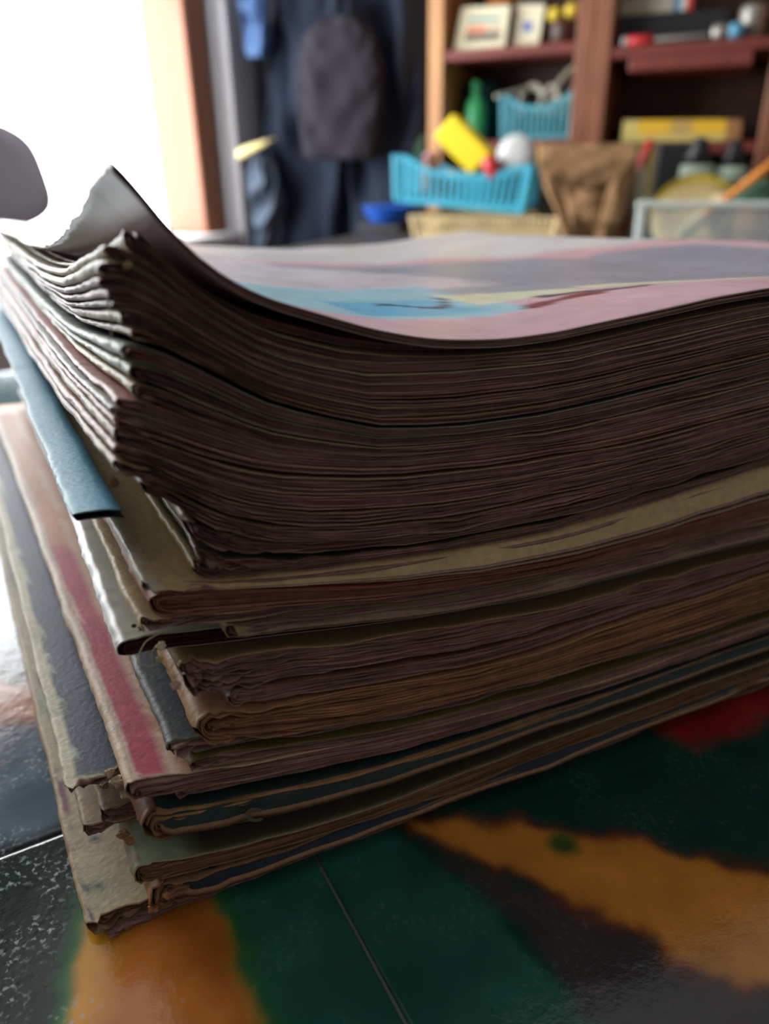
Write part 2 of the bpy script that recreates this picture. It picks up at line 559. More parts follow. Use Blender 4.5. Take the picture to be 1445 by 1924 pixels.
aL, aH, bL, bH = A0 + na[0] * TS, A0 + na[1] * TS, B0 + nb[0] * TS, B0 + nb[1] * TS
mb = MB(); tbox(mb, aL - .004, aH + .004, bL - .004, bH + .004, TZ - .03, TZ - .0009, .002); mb.build('tabletop', M['grout'], table, False)
for i in range(na[0], na[1]):
    for j in range(nb[0], nb[1]):
        near = (i in (-1, 0)) and (j in (-1, 0))
        mid = i in (-2, -1, 0, 1) and j in (-1, 0, 1)
        n = 150 if near else (70 if mid else 24)
        g = .00035; r = .0009
        lo, hi = g, TS - g
        q = np.concatenate([[lo, lo, lo + r * .3, lo + r], np.linspace(lo + r * 2, hi - r * 2, n), [hi - r, hi - r * .3, hi, hi]])
        zz = np.concatenate([[-.008, -r, -r * .3, -.00005], np.zeros(n), [-.00005, -r * .3, -r, -.008]])
        qa, qb = np.meshgrid(q, q, indexing='ij')
        za, zb = np.meshgrid(zz, zz, indexing='ij')
        a = A0 + i * TS + qa; b = B0 + j * TS + qb
        P = np.stack([TA[0] * a + TB[0] * b, TA[1] * a + TB[1] * b, TZ + np.minimum(za, zb)], -1)
        mb = MB(); mb.grid(P, paint(P[..., 0], P[..., 1])); mb.build('tile', M['glaze'], table)
for b in (bL - .012, bH + .005):
    mb = MB(); tbox(mb, aL - .012, aH + .012, b, b + .007, TZ - .045, TZ - .0006, .002); mb.build('edge_strip', M['iron'], table, False)
for a in (aL - .012, aH + .005):
    mb = MB(); tbox(mb, a, a + .007, bL - .0045, bH + .0045, TZ - .045, TZ - .0006, .002); mb.build('edge_strip', M['iron'], table, False)
for a in (aL + .05, aH - .05):
    for b in (bL + .05, bH - .05):
        mb = MB(); tbox(mb, a - .02, a + .02, b - .02, b + .02, 0, TZ - .0301, .003); mb.build('leg', M['iron'], table, False)

# ------------------------------------------------------------------ the stack of old magazines
P0 = np.array([-.05862, .12715])
UA, VA = 66.05, -28.0
Ud = np.array([math.sin(R(UA)), math.cos(R(UA))]); Vd = np.array([math.sin(R(VA)), math.cos(R(VA))])
UVinv = np.linalg.inv(np.column_stack([Ud, Vd]))
LN = {  # height of the bundles' boundaries along the front of the stack (mm along, mm high)
 'L0': [(13,174),(16,173),(19,169),(23,162),(27,157),(33,152),(40,148),(51,144),(62,140),(74,137),(82,136),(94,135),(109,135),(132,137),(154,139),(174,140),(240,139)],
 'A': [(17,159),(22,153),(30,146),(40,139),(58,133),(78,131),(110,130),(136,132),(176,135),(240,134)],
 'B': [(15,143),(20,141),(29,135),(39,128),(62,119),(79,117),(107,116),(138,118),(180,121),(240,121)],
 'C': [(9,128),(18,123),(27,118),(38,113),(57,109),(69,107),(97,105),(129,104),(184,107),(240,109)],
 'D': [(7,117),(16,112),(25,103),(36,97),(52,93),(79,90),(104,89),(131,90),(149,90),(188,94),(240,95)],
 'E': [(10,95),(24,90),(35,88),(52,86),(79,83.5),(115,82),(145,83.5),(190,87),(240,88)],
 'F': [(9,92),(35,86),(61,80),(90,76),(116,73.5),(146,74),(193,76),(240,76)],
 'G': [(10,82),(23,80),(49,76),(80,71),(107,69),(143,68),(195,67),(240,67)],
 'H': [(11,73),(26,70),(49,67),(80,62),(116,59),(198,57),(240,57)],
 'J': [(15,59),(24,57),(53,53),(86,48),(105,47),(131,48.5),(200,50),(240,50)],
 'K': [(17,50),(28,47),(58,40),(93,37.5),(133,35),(205,34),(240,34)],
 'L': [(-5,45),(17,41.5),(41,37),(69,32),(93,30),(133,28),(205,27),(240,27)],
 'M': [(-2,26),(6,24),(16,22),(41,18),(69,16.5),(121,17),(210,18),(240,18)],
 'N': [(-2,15),(14,12),(40,9.5),(69,8.5),(108,9),(212,10),(240,10)],
 'O': [(-20,4),(240,4)],
 'T': [(-20,.2),(240,.2)],
}
GU = np.arange(-40, 281) / 1000.0
ker = np.exp(-.5 * (np.arange(-9, 10) / 3.0) ** 2); ker /= ker.sum()
LZ = {}
for k_, pts_ in LN.items():
    a_ = np.array(pts_, float) / 1000
    z_ = np.interp(GU, a_[:, 0], a_[:, 1])
    sl = (a_[1, 1] - a_[0, 1]) / (a_[1, 0] - a_[0, 0])
    LZ[k_] = np.convolve(np.pad(z_, 9, mode='edge'), ker, 'valid')
LZ['L1'] = LZ['L0'] - .0019
TOP80 = float(np.interp(.08, GU, LZ['L0']))


def Zlev(lev, un, vn):
    lt, lb, f = lev
    zf = np.interp(un, GU, LZ[lt] * (1 - f) + LZ[lb] * f)
    r = float(np.interp(.08, GU, LZ[lt] * (1 - f) + LZ[lb] * f)) / TOP80
    r = r ** .8
    if r < .18: r = (float(np.interp(.08, GU, LZ[lt] * (1 - f) + LZ[lb] * f)) / TOP80) * (.18 / .1173)
    zb = r * np.interp(un, [-.03, .015, .05, .1, .175, .24, .34], [.147, .146, .140, .1335, .1305, .1305, .1375])
    g = np.exp(-(np.maximum(vn, 0) / .075) ** 1.3)
    zb = zb - .0075 * r * np.clip((vn - .12) / .18, 0, 1) * np.clip((un - .05) / .13, 0, 1)
    und = (f2(un * 14 + 3, vn * 14, 21)) * .0016 * r * (1 - g)
    return TZ + .0002 + zf * g + zb * (1 - g) + und


CREAM = lin((200, 180, 146)); TAN = lin((150, 118, 86)); BROWN = lin((112, 84, 62))


def magazine(label, lt, lb, f0, f1, u0, v0, az=-28.0, n=4, spine=CREAM, cover=(180, 170, 150), bands=None, back=None, page=(142, 112, 105),
             wear=.0035, lip=0.0, rag=1.0, W=.30, Lh=.345, gap=.06, fine=False, colfn=None, mat='cover', group=None, seed=0, flat=1.0,
             wcut=None):
    root = empty('magazine', label, 'magazine', group)
    u0 /= 1000.0; v0 /= 1000.0; lip /= 1000.0
    vd = np.array([math.sin(R(az)), math.cos(R(az))])
    fm = (f0 + f1) / 2; hf = (f1 - f0) / 2 * (1 - gap)
    T0 = float(np.interp(u0 + .004, GU, (LZ[lb] - LZ[lt]))) * -1 * (f1 - f0) * (1 - gap)
    T0 = max(T0, .0008)
    uc = u0 + T0 / 2 * flat
    us_top = np.concatenate([[0], np.cumsum([.0006, .0009, .0012, .0015, .002, .0025, .003, .0035, .004, .005, .006])])
    rest = np.linspace(us_top[-1] + .007, W, 26)
    us_top = np.concatenate([us_top, rest])
    if wcut: us_top = us_top[us_top <= wcut]
    if fine:
        us_top = np.concatenate([us_top[:8], np.linspace(us_top[8], W, 110)])
    sf = np.concatenate([[0, .0005, .0012, .002, .003], np.linspace(.0045, .06, 26 if not fine else 40), np.linspace(.066, .16, 16 if not fine else 40), np.linspace(.17, Lh, 9 if not fine else 50)]) / Lh
    sp = np.concatenate([[0, .0008, .002, .005, .011, .02, .035, .055, .075, .095, .12, .145, .17, .195, .22, .245, .27, .30], [Lh]]) / Lh

    def section(rho):
        ph = np.linspace(math.pi / 2, -math.pi / 2, 9)
        u = np.concatenate([(uc + us_top)[::-1][:-1], uc - rho * T0 / 2 * flat * np.cos(ph), (uc + us_top)[1:]])
        h = np.concatenate([np.full(len(us_top) - 1, rho), rho * np.sin(ph), np.full(len(us_top) - 1, -rho)])
        side = np.concatenate([np.full(len(us_top) - 1, 1), np.zeros(9), np.full(len(us_top) - 1, -1)])
        return u, h, side

    def surf(rho, svals, jit, wr, hn, sd, inset=0.0):
        u, h, side = section(rho)
        uu = u[:, None]; hh = h[:, None] + hn[:, None]
        near = np.exp(-np.maximum(uu - u0, 0) / .012)
        vf = v0 + jit + n1(u * 160 + sd * 3.7, sd)[:, None] * .0004 * rag + n1(u * 35, sd + 5)[:, None] * .0007 + \
            near * (n2(u * 700, h * 3 + sd, sd)[:, None] * .0011 * rag + (n2(u[:, None] * 250, h[:, None] * 2, sd + 9)) * .0012 * rag)
        v = vf + svals[None, :] * Lh
        uu = np.broadcast_to(uu, v.shape).copy(); hh = np.broadcast_to(hh, v.shape).copy()
        arc = np.exp(-np.maximum(uu - uc, 0) / .004)
        cr = n2(v * 420, hh * 1.2 + sd, sd + 3) * .6 + n2(v * 1100, hh * 2, sd + 4) * .4
        uu += -cr * arc * .00042 * wr + n1(v * 60, seed) * .0004 + inset
        hh += n2(v * 300, uu * 120, seed + 6) * .05 * arc * (wr > 0)
        x = P0[0] + Ud[0] * uu + vd[0] * v; y = P0[1] + Ud[1] * uu + vd[1] * v
        q = UVinv @ np.stack([x.ravel() - P0[0], y.ravel() - P0[1]])
        un = q[0].reshape(x.shape); vn = q[1].reshape(x.shape)
        zt = Zlev((lt, lb, fm - hf), un, vn); zb = Zlev((lt, lb, fm + hf), un, vn)
        z = (zt + zb) / 2 + hh * (zt - zb) / 2
        return np.stack([x, y, z], -1), uu - u0, v, hh, side, zt, zb

    # cover: one folded sheet
    hn0 = np.zeros(len(section(1)[0]))
    th = min(.00028 / max(T0, .001), .3)
    cb = MB()
    outer, du, vv, hh, side, zt, zb = surf(1.0, sf, 0, 1.0, hn0, seed)
    inner, *_ = surf(1.0 - 2 * th, sf, 0, 1.0, hn0, seed)
    if lip > 0:   # front of the top leaf sags down over the pages
        for arr, k in ((outer, 1.0), (inner, .75)):
            up_ = (side == 1)[:, None]
            dd = np.broadcast_to(sf[None, :] * Lh, vv.shape)
            w_ = np.exp(-(dd / .0016) ** 2) * up_
            arr[..., 2] -= w_ * (zt - zb) * .72 * k
            fw = np.exp(-(dd / .0035) ** 2) * up_ * lip * k
            arr[..., 0] -= fw * vd[0]; arr[..., 1] -= fw * vd[1]

    def ccol(inner_side=False):
        c = np.zeros(outer.shape) + np.array(lin(cover))
        if back is not None:
            c[side == -1] = np.array(lin(back))
        if bands:
            for bd in bands:
                d0, d1, cc = bd[:3]
                s0, s1 = (bd[3], bd[4]) if len(bd) > 3 else (-1, 9)
                e = f2(vv * 70, du * 60, seed + 40) * .0007
                mk = (du + e > d0) & (du + e < d1) & (side[:, None] >= 0) & (vv > s0) & (vv < s1)
                c[mk] = np.array(lin(cc))
        if colfn is not None:
            c2, a2 = colfn(du + u0, vv)
            a2 = a2 * (side[:, None] == 1)
            c = c * (1 - a2[..., None]) + c2 * a2[..., None]
        w_ = np.clip(1.25 - np.abs(du) / wear + f2(vv * 260, du * 500, seed + 50) * .9, 0, 1)
        w_ = np.maximum(w_, (side == 0)[:, None] * np.clip(.75 + n2(vv * 500, hh * 2, seed + 51) * .7, 0, 1))
        w_ = np.maximum(w_, np.clip(1.2 - sf[None, :] * Lh / (.0012 if lip <= 0 else .0001), 0, 1) * (1 if lip <= 0 else .4))[..., None] * .9
        c = c * (1 - w_) + np.array(spine) * SPK * np.array((1.0, .95, .84)) * w_
        st = np.clip(n2(vv * 900, du * 60, seed + 60) * 1.6 - .5, 0, 1)[..., None] * np.exp(-np.abs(du) / .006)[..., None]
        c = c * (1 - .55 * st)
        c = c * (1 + .12 * f2(vv * 60, du * 60, seed + 70))[..., None]
        return np.clip(c, 0, 1)
    cc = ccol()
    ns_, kv = outer.shape[:2]
    o1 = cb.grid(outer, cc)
    ci = np.zeros(inner.shape) + np.array(lin(page))
    o2 = cb.grid(inner, ci, flip=True)
    for j in range(kv - 1):
        cb.f.append((o1 + j, o1 + j + 1, o2 + j + 1, o2 + j))
        e = (ns_ - 1) * kv
        cb.f.append((o1 + e + j + 1, o1 + e + j, o2 + e + j, o2 + e + j + 1))
    for i in range(ns_ - 1):
        cb.f.append((o1 + (i + 1) * kv, o1 + i * kv, o2 + i * kv, o2 + (i + 1) * kv))
        cb.f.append((o1 + i * kv + kv - 1, o1 + (i + 1) * kv + kv - 1, o2 + (i + 1) * kv + kv - 1, o2 + i * kv + kv - 1))
    cb.build('cover', M[mat], root)
    if n == 0:
        return root
    # pages: nested folded sheets with their own edges
    pb = MB()
    rmax = 1.0 - 2 * th - (.14 if fine else .03)
    for k in range(n):
        r_ = rmax * (1 - (k + .5) / n) + .02
        tt = rmax / n * .30
        jit = (hashn(seed * 31 + k * 7 + 3) - .35) * .0012 + .0002
        base = np.array(lin(page)) * (.72 + .5 * float(hashn(seed * 17 + k * 5)))
        tint = np.array([1, 1 - .06 * float(hashn(seed + k * 13)), 1 - .06 * float(hashn(seed + k * 29))])
        base = base * tint
        uS = section(r_)[0]
        hn = n1(uS * 60 + k * 9, seed + k) * (rmax / n) * .17
        o_, du2, vv2, *_ = surf(r_ + tt, sp, jit, .0, hn, seed + k * 11 + 1, min(.0006, T0 * .12))
        i_, *_ = surf(max(r_ - tt, .004), sp, jit, .0, hn, seed + k * 11 + 1, min(.0006, T0 * .12))
        c = np.zeros(o_.shape) + base
        c *= (1 + .25 * n2(vv2 * 50, du2 * 90, seed + k))[..., None]
        a1 = pb.grid(o_, np.clip(c, 0, 1)); a2 = pb.grid(i_, np.clip(c, 0, 1), flip=True)
        ns2, kv2 = o_.shape[:2]
        for i in range(ns2 - 1):
            pb.f.append((a1 + (i + 1) * kv2, a1 + i * kv2, a2 + i * kv2, a2 + (i + 1) * kv2))
        e = (ns2 - 1) * kv2
        for j in range(kv2 - 1):
            pb.f.append((a1 + j, a1 + j + 1, a2 + j + 1, a2 + j))
            pb.f.append((a1 + e + j + 1, a1 + e + j, a2 + e + j, a2 + e + j + 1))
    pg = pb.build('pages', M['page'], root)
    pg['kind'] = 'stuff'
    return root


def top_print(u, v):
    """faded picture on the topmost cover: pink sky, grey ground, pale blue and yellow patches"""
    u = np.asarray(u); v = np.asarray(v)
    x = u * 1000; y = v * 1000
    wob = f2(x * .05, y * .05, 90) * 7
    wob2 = f2(x * .11, y * .11, 95) * 4
    c = np.zeros(u.shape + (3,)) + np.array(lin((226, 176, 184)))

    def put(mask, col, soft=3.0):
        nonlocal c
        a = np.clip(mask / soft + .5, 0, 1)[..., None]
        c = c * (1 - a) + np.array(lin(col)) * a
    # grey field
    put(np.minimum(y + wob - (95 - .32 * x), (300 - x) + 0 * y), (156, 155, 166), 5)
    put(np.minimum(y + wob * 2 - (230 - .30 * x), 400 - x), (226, 172, 178), 8)
    put(np.minimum(y + wob * 2 - (262 - .30 * x), 400 - x), (216, 208, 206), 8)
    put(np.minimum.reduce([118 - x - .3 * y + 55 + wob, y - 92 + .1 * x + wob2]), (206, 198, 204), 9)
    # blue patch
    put(np.minimum.reduce([y - 27 + wob2, (112 - .2 * x) - y + wob2, 124 - x + wob2, x - 55 + wob2]), (160, 200, 216), 4)
    put(np.minimum.reduce([y - 34 + wob2, (66 - .05 * x) - y + wob2, 112 - x + wob2, x - 78 + wob2]), (108, 180, 212), 4)
    # yellow wedges
    put(np.minimum.reduce([y - 42 + wob2 * .4, 66 - y - (x - 118) * .5 + wob2 * .5, 152 - x, x - 117]), (236, 230, 182), 2)
    put(np.minimum.reduce([y - 25 + wob2 * .4 - (205 - x) * .35, 46 - y - (x - 170) * .5, 208 - x, x - 156]), (232, 214, 180), 2)
    # dark brush marks
    put(2.2 - np.abs(y - 52 + np.sin(x * .25) * 7 - (x - 105) * .3) - np.maximum(0, np.abs(x - 106) - 13), (50, 74, 96), 1.5)
    put(3 - np.abs(y - 30 - (x - 130) * .2 + wob2) - np.maximum(0, np.abs(x - 136) - 13), (128, 62, 66), 2)
    put(2.5 - np.abs(y - 38 - (x - 150) * -.2 + wob2) - np.maximum(0, np.abs(x - 152) - 16), (84, 80, 90), 2)
    # worn corner and spine side
    put(40 - x + wob2 - y * .02, (134, 118, 134), 8)
    put(3.0 - np.abs(x - 24 - wob2 * .3), (170, 112, 128), 2)
    put(2.5 - np.abs(x - 32 - wob2 * .5), (96, 96, 118), 2)
    c = np.clip(c * 1.3, 0, .86)
    a = np.ones(u.shape)
    return c, a


S = 0
SPK = .82
MAGS = []
def mag(*a, **k):
    global S
    S += 1
    r = magazine(*a, seed=S, **k)
    MAGS.append(r)
    return r


pinkc = lin((206, 168, 160)); mint = lin((178, 192, 176)); beige = lin((194, 174, 138)); gwhite = lin((196, 200, 196))
yel = lin((202, 176, 112)); bright = lin((226, 222, 212)); tanc = lin((170, 138, 100))
mag('topmost magazine with pink, blue and grey cover curling up to a peak', 'L0', 'L1', 0, 1, 15.5, -1.2, az=-29, n=2,
    spine=lin((176, 160, 170)), cover=(170, 150, 150), fine=True, colfn=top_print, mat='glosscover', wear=.001, rag=.3, gap=.02)
mag('pink magazine set back in the dark gap directly under the curled top cover', 'L1', 'A', .35, .62, 20, 7, n=3, spine=lin((190, 140, 130)), cover=(190, 130, 124))
mag('beige magazine with a torn spine end, third from the top of the pile', 'L1', 'A', .66, 1, 17, .6, az=-28.5, n=4, spine=beige, cover=(150, 130, 110), rag=1.6)
mag('magazine with a flat beige spine, first of the tight upper group above the mint spines', 'A', 'B', .0, .15, 13, .6, az=-28.5, n=4, spine=beige, cover=(150, 140, 120), rag=1.5)
mag('magazine with a frayed cream spine, second of the tight upper group', 'A', 'B', .16, .33, 11.5, .2, n=5, spine=lin((205, 196, 168)), cover=(140, 120, 100), rag=1.8)
mag('thin magazine with a dusty mauve spine near the upper corner of the pile', 'A', 'B', .34, .45, 11.5, .6, n=3, spine=lin((176, 146, 142)), cover=(150, 110, 110))
mag('thin magazine with a pale pink spine under the mauve one', 'A', 'B', .46, .57, 12, .3, n=3, spine=pinkc, cover=(170, 120, 116))
mag('thin magazine with a dark-lined brown spine above the wide tan spine', 'A', 'B', .59, .67, 12.5, .2, n=3, spine=lin((150, 122, 108)), cover=(90, 70, 66))
mag('magazine with a wide tan spine, frayed at its near end', 'A', 'B', .68, .84, 13.5, -.4, n=5, spine=lin((192, 166, 126)), cover=(150, 120, 90), rag=1.7)
mag('tan magazine directly above the dark gap over the mint spine', 'A', 'B', .86, .97, 15, -1.0, n=4, spine=tanc, cover=(120, 96, 74), rag=1.4)
mag('magazine with a cracked pale mint spine', 'B', 'C', .05, .22, 13, -.2, az=-28.5, n=5, spine=mint, cover=(60, 76, 84), rag=1.3)
mag('magazine with a mint and beige spine, just below the cracked mint one', 'B', 'C', .24, .42, 13.5, .3, az=-28.5, n=5, spine=lin((180, 186, 160)), cover=(52, 70, 76), rag=1.8)
mag('magazine with a broad straw-beige spine, torn at the corner', 'B', 'C', .45, .63, 14, -.3, az=-28.5, n=5, spine=lin((190, 172, 130)), cover=(130, 104, 80), rag=2.2)
mag('slim magazine with a shiny rose-pink spine', 'B', 'C', .65, .77, 11, .3, az=-28.5, n=3, spine=lin((214, 166, 160)), cover=(180, 120, 120))
mag('slim magazine with a grey-white cracked spine under the rose-pink one', 'B', 'C', .78, .88, 9.5, .4, az=-28.5, n=3, spine=gwhite, cover=(140, 140, 140), rag=1.3)
mag('slim magazine with a second, duller pink spine', 'B', 'C', .89, 1.0, 9.5, -.2, az=-29, n=3, spine=lin((200, 156, 146)), cover=(160, 110, 100), rag=1.6)
mag('brown-edged magazine with a tan spine, just below the pink spines', 'C', 'D', .05, .30, 9.5, -.2, az=-29, n=5, spine=lin((184, 156, 122)), cover=(120, 90, 70), rag=2)
mag('brown-edged magazine with a dusty pink spine above the blue card strip', 'C', 'D', .32, .52, 8.5, .2, az=-29, n=4, spine=lin((196, 158, 144)), cover=(140, 96, 84), rag=2)
mag('magazine with ragged lumpy page corners above the blue card strip', 'C', 'D', .55, .76, 8, .6, az=-29, n=4, spine=lin((160, 130, 104)), cover=(110, 84, 66), rag=3)
mag('magazine with curled brown page corners, lowest above the blue card strip', 'C', 'D', .78, 1.0, 12, -.4, az=-29, n=4, spine=lin((140, 112, 92)), cover=(100, 76, 62), rag=3)
mag('inset magazine with torn dark corners right of the blue card strip', 'D', 'E', .04, .38, 20, .6, az=-28, n=4, spine=lin((150, 122, 92)), cover=(70, 60, 50), rag=3)
mag('bright blue card strip sticking out at the left with a dark purple edge', 'D', 'E', .46, .56, .3, 11.5, az=-28.5, n=0, spine=lin((120, 176, 198)), cover=(104, 166, 192),
    page=(60, 36, 48), rag=.4, wear=.0004, Lh=.345, wcut=.010)
mag('inset magazine with soft rolled page corners over the dark green cover', 'D', 'E', .57, .76, 22, 1.2, az=-28, n=4, spine=lin((128, 104, 84)), cover=(46, 58, 54), rag=3)
mag('magazine with a dark green cover and a frayed yellow spine edge', 'D', 'E', .77, .99, 20.5, 1.6, az=-29, n=4, spine=lin((184, 160, 96)), cover=(34, 66, 60), rag=1.8, wear=.0022)
mag('magazine with a plain cream cover that shows as a pale wedge along the front', 'E', 'F', .0, .96, 9.5, -.6, az=-29.5, n=2, spine=bright, cover=(196, 172, 126), lip=1.4, rag=1.2, wear=.0028, flat=.6)
mag('thick magazine with a rolled pink fold at the corner', 'F', 'G', .02, .66, 10, -.2, az=-29, n=6, spine=lin((176, 104, 96)), cover=(150, 74, 74), page=(146, 100, 86), rag=.8)
mag('magazine with a torn ochre-yellow spine beneath the pink fold', 'F', 'G', .70, .98, 7.5, .8, az=-29, n=4, spine=lin((206, 176, 124)), cover=(150, 130, 90), rag=2.2)
mag('magazine with a folded olive-beige corner set well in from the left', 'G', 'H', .02, .46, 25, -.8, az=-28.5, n=4, spine=lin((172, 152, 104)), cover=(128, 118, 84), lip=1.0, rag=1.0)
mag('glossy silver-white magazine with a rounded spine and a dark rolled end', 'G', 'H', .52, 1.0, 2.5, 5.5, az=-27.5, n=3, spine=lin((205, 205, 198)), cover=(206, 202, 190),
    page=(66, 40, 40), mat='glosscover', rag=.4, wear=.010)
mag('magazine with a ragged yellowish corner below the silver-white spine', 'H', 'J', .03, .30, 14, .2, az=-29, n=5, spine=lin((186, 162, 112)), cover=(120, 100, 76), rag=3)
mag('magazine with fluffy torn pinkish corner, middle of the ragged trio', 'H', 'J', .33, .62, 15, .0, az=-29, n=5, spine=lin((176, 140, 116)), cover=(110, 84, 74), rag=3)
mag('magazine with a rounded brown inner fold, lowest of the ragged trio', 'H', 'J', .65, .97, 23, -1.2, az=-28.5, n=5, spine=lin((134, 100, 82)), cover=(110, 80, 66), rag=1)
mag('thick tan magazine with a bulging rounded corner above the dark slate cover', 'J', 'K', .03, .97, 15, -1.8, az=-29, n=7, spine=lin((184, 140, 100)), cover=(150, 110, 80), page=(150, 110, 80), rag=1.6)
mag('magazine with a worn dark slate cover beside the orange-pink one', 'K', 'L', .04, .46, 9, 1.5, az=-29, n=4, spine=lin((104, 108, 104)), cover=(58, 66, 70), rag=2, wear=.002)
mag('magazine with a smooth olive-brown cover showing at its corner', 'K', 'L', .52, .92, 13, -1.0, az=-29, n=4, spine=lin((136, 120, 64)), cover=(104, 92, 46), rag=1)
mag('magazine with a peach cover and a broad rose stripe beside its spine', 'L', 'M', .0, .25, -1.5, -1.2, az=-30, n=4, spine=lin((214, 196, 172)), cover=(206, 152, 116),
    bands=[(.0022, .0034, (222, 190, 176)), (.0034, .0098, (192, 90, 106), -1, .014), (.0034, .0098, (196, 96, 112), .0155, .13), (.0098, .0112, (224, 190, 168)), (.0112, .0150, (206, 156, 128))],
    rag=1, wear=.0018, lip=0)
mag('brown-paged magazine tucked under the peach cover', 'L', 'M', .27, .38, 9, -.2, az=-29, n=3, spine=lin((176, 150, 112)), cover=(120, 90, 72), rag=1)
mag('magazine with a dark blue-grey cover strip and a crumbling cream spine', 'L', 'M', .40, .52, -13.5, 14, az=-29.5, n=3, spine=lin((206, 198, 174)), cover=(58, 64, 78),
    bands=[(.0, .0028, (196, 188, 160)), (.0028, .0036, (160, 170, 150))], rag=3, wear=.0026)
mag('magazine with a dark teal cover hanging over its front edge and a pink-tan corner', 'L', 'M', .54, .98, -.5, -1.2, az=-29.5, n=4, spine=lin((192, 138, 110)), cover=(34, 54, 52), lip=2.2, rag=1,
    wear=.0024, page=(140, 110, 80))
mag('magazine with a rolled, sawn-off cream spine end, upper of two near the bottom', 'M', 'N', .02, .26, -7.5, 12, az=-29.5, n=3, spine=lin((180, 158, 128)), cover=(150, 130, 110), rag=1.5)
mag('magazine with a rolled, sawn-off cream spine end, lower of two near the bottom', 'M', 'N', .28, .48, -12, 12.5, az=-29.5, n=3, spine=lin((186, 164, 132)), cover=(160, 140, 116), rag=1.5)
mag('magazine with a pale mint corner and straight brown page edge near the bottom', 'M', 'N', .50, .98, -4, -3.0, az=-29.5, n=4, spine=lin((170, 160, 132)), cover=(84, 78, 64), bands=[(-1, .011, (172, 192, 164)), (.011, .016, (128, 136, 112))],
    page=(120, 92, 66), rag=.8, wear=.0012)
mag('magazine with a midnight-blue cover hanging over the front, its corner torn to a stub', 'N', 'O', .04, .97, -2.0, -3.2, az=-29.5, n=4, spine=lin((190, 136, 90)), cover=(26, 40, 52), lip=2.0,
    page=(150, 116, 84), rag=1.6, wear=.0018)


def spots(u, v):
    c = np.zeros(u.shape + (3,)) + np.array(lin((178, 164, 132)))
    k = np.clip(f2(u * 330, v * 330, 77) * 5 - 1.9, 0, 1)[..., None]
    c = c * (1 - k) + np.array(lin((58, 62, 92))) * k
    k = np.clip(f2(u * 90 + 4, v * 90, 79) * 3 - .7, 0, 1)[..., None] * .6
    c = c * (1 - k) + np.array(lin((120, 136, 112))) * k
    blk = ((v > .040) & (v < .052) & (u < -.0135) & (u > -.0175))[..., None] * .9
    c = c * (1 - blk) + np.array(lin((120, 44, 78))) * blk
    return c, np.ones(u.shape)


mag('spotted beige magazine reaching furthest left, lying almost at the bottom', 'O', 'T', .02, .60, -17, 2.5, az=-29.8, n=3, spine=lin((190, 164, 132)), cover=(178, 164, 132), colfn=spots,
    rag=2.2, wear=.0009, page=(110, 82, 60))
mag('thin brown magazine at the very bottom, resting on the orange glaze', 'O', 'T', .64, .99, -13.5, -.8, az=-29, n=2, spine=lin((120, 96, 76)), cover=(120, 96, 74), rag=1.4)

# torn scraps and loose threads clinging to the spines
def onstack(px, py, off=0.0):
    """point on the vertical plane of the stack's front, moved off metres towards the viewer"""
    d = fwd + RT * (px - 722.5) / FPX - UP * (py - 962) / FPX
    nrm = np.array([Ud[1], -Ud[0]])
    t = ((P0 + nrm * off) @ nrm) / (d[:2] @ nrm)
    P = d * t
    return np.array([P[0], P[1], P[2] + CZ])


def find(words):
    return [r for r in MAGS if words in r['label']][0]


def scrap(px, py, r, off, owner, col, sd):
    c = onstack(px, py, off)
    th_, ph_ = np.meshgrid(np.linspace(.02, math.pi - .02, 9), np.linspace(0, 2 * math.pi, 13)[:-1], indexing='ij')
    D_ = np.stack([np.sin(th_) * np.cos(ph_), np.sin(th_) * np.sin(ph_), np.cos(th_)], -1)
    rr_ = r * (1 + .45 * n2(D_[..., 0] * 2.6 + sd, D_[..., 1] * 2.6 + D_[..., 2] * 3, sd))
    P_ = c + D_ * rr_[..., None] * np.array([1, .8, .8])
    mb = MB(); mb.grid(P_.transpose(1, 0, 2), np.zeros(P_.transpose(1, 0, 2).shape) + np.array(lin(col)), closed=True)
    mb.build('torn_scrap', M['page'], find(owner), False)


for a_ in ((205, 1452, .0013, -.006, 'dark blue-grey cover strip', (190, 170, 140)), (222, 1470, .0017, -.004, 'dark blue-grey cover strip', (196, 176, 146)), (236, 1492, .0012, -.002, 'peach cover', (190, 172, 146)),
           (196, 1476, .0010, -.008, 'dark blue-grey cover strip', (120, 100, 84)), (232, 1568, .0014, -.002, 'upper of two', (150, 118, 86)), (244, 1580, .0011, 0.0, 'upper of two', (140, 108, 78)),
           (312, 1682, .0013, .0035, 'midnight-blue', (190, 140, 96)), (288, 1706, .0013, .003, 'midnight-blue', (176, 128, 86)), (302, 1214, .0011, .0012, 'ochre-yellow', (206, 196, 166)),
           (266, 1180, .0007, -.002, 'ochre-yellow', (86, 62, 50)), (252, 1176, .0005, -.002, 'ochre-yellow', (86, 62, 50)), (330, 1288, .0012, .001, 'middle of the ragged trio', (200, 172, 156)),
           (300, 1238, .0009, .001, 'ragged yellowish corner', (196, 180, 132)), (214, 905, .0010, .001, 'curled brown page corners', (120, 92, 72)), (240, 498, .0008, .001, 'frayed cream spine', (180, 156, 112))):
    scrap(a_[0], a_[1], a_[2], a_[3], a_[4], a_[5], int(a_[0]))
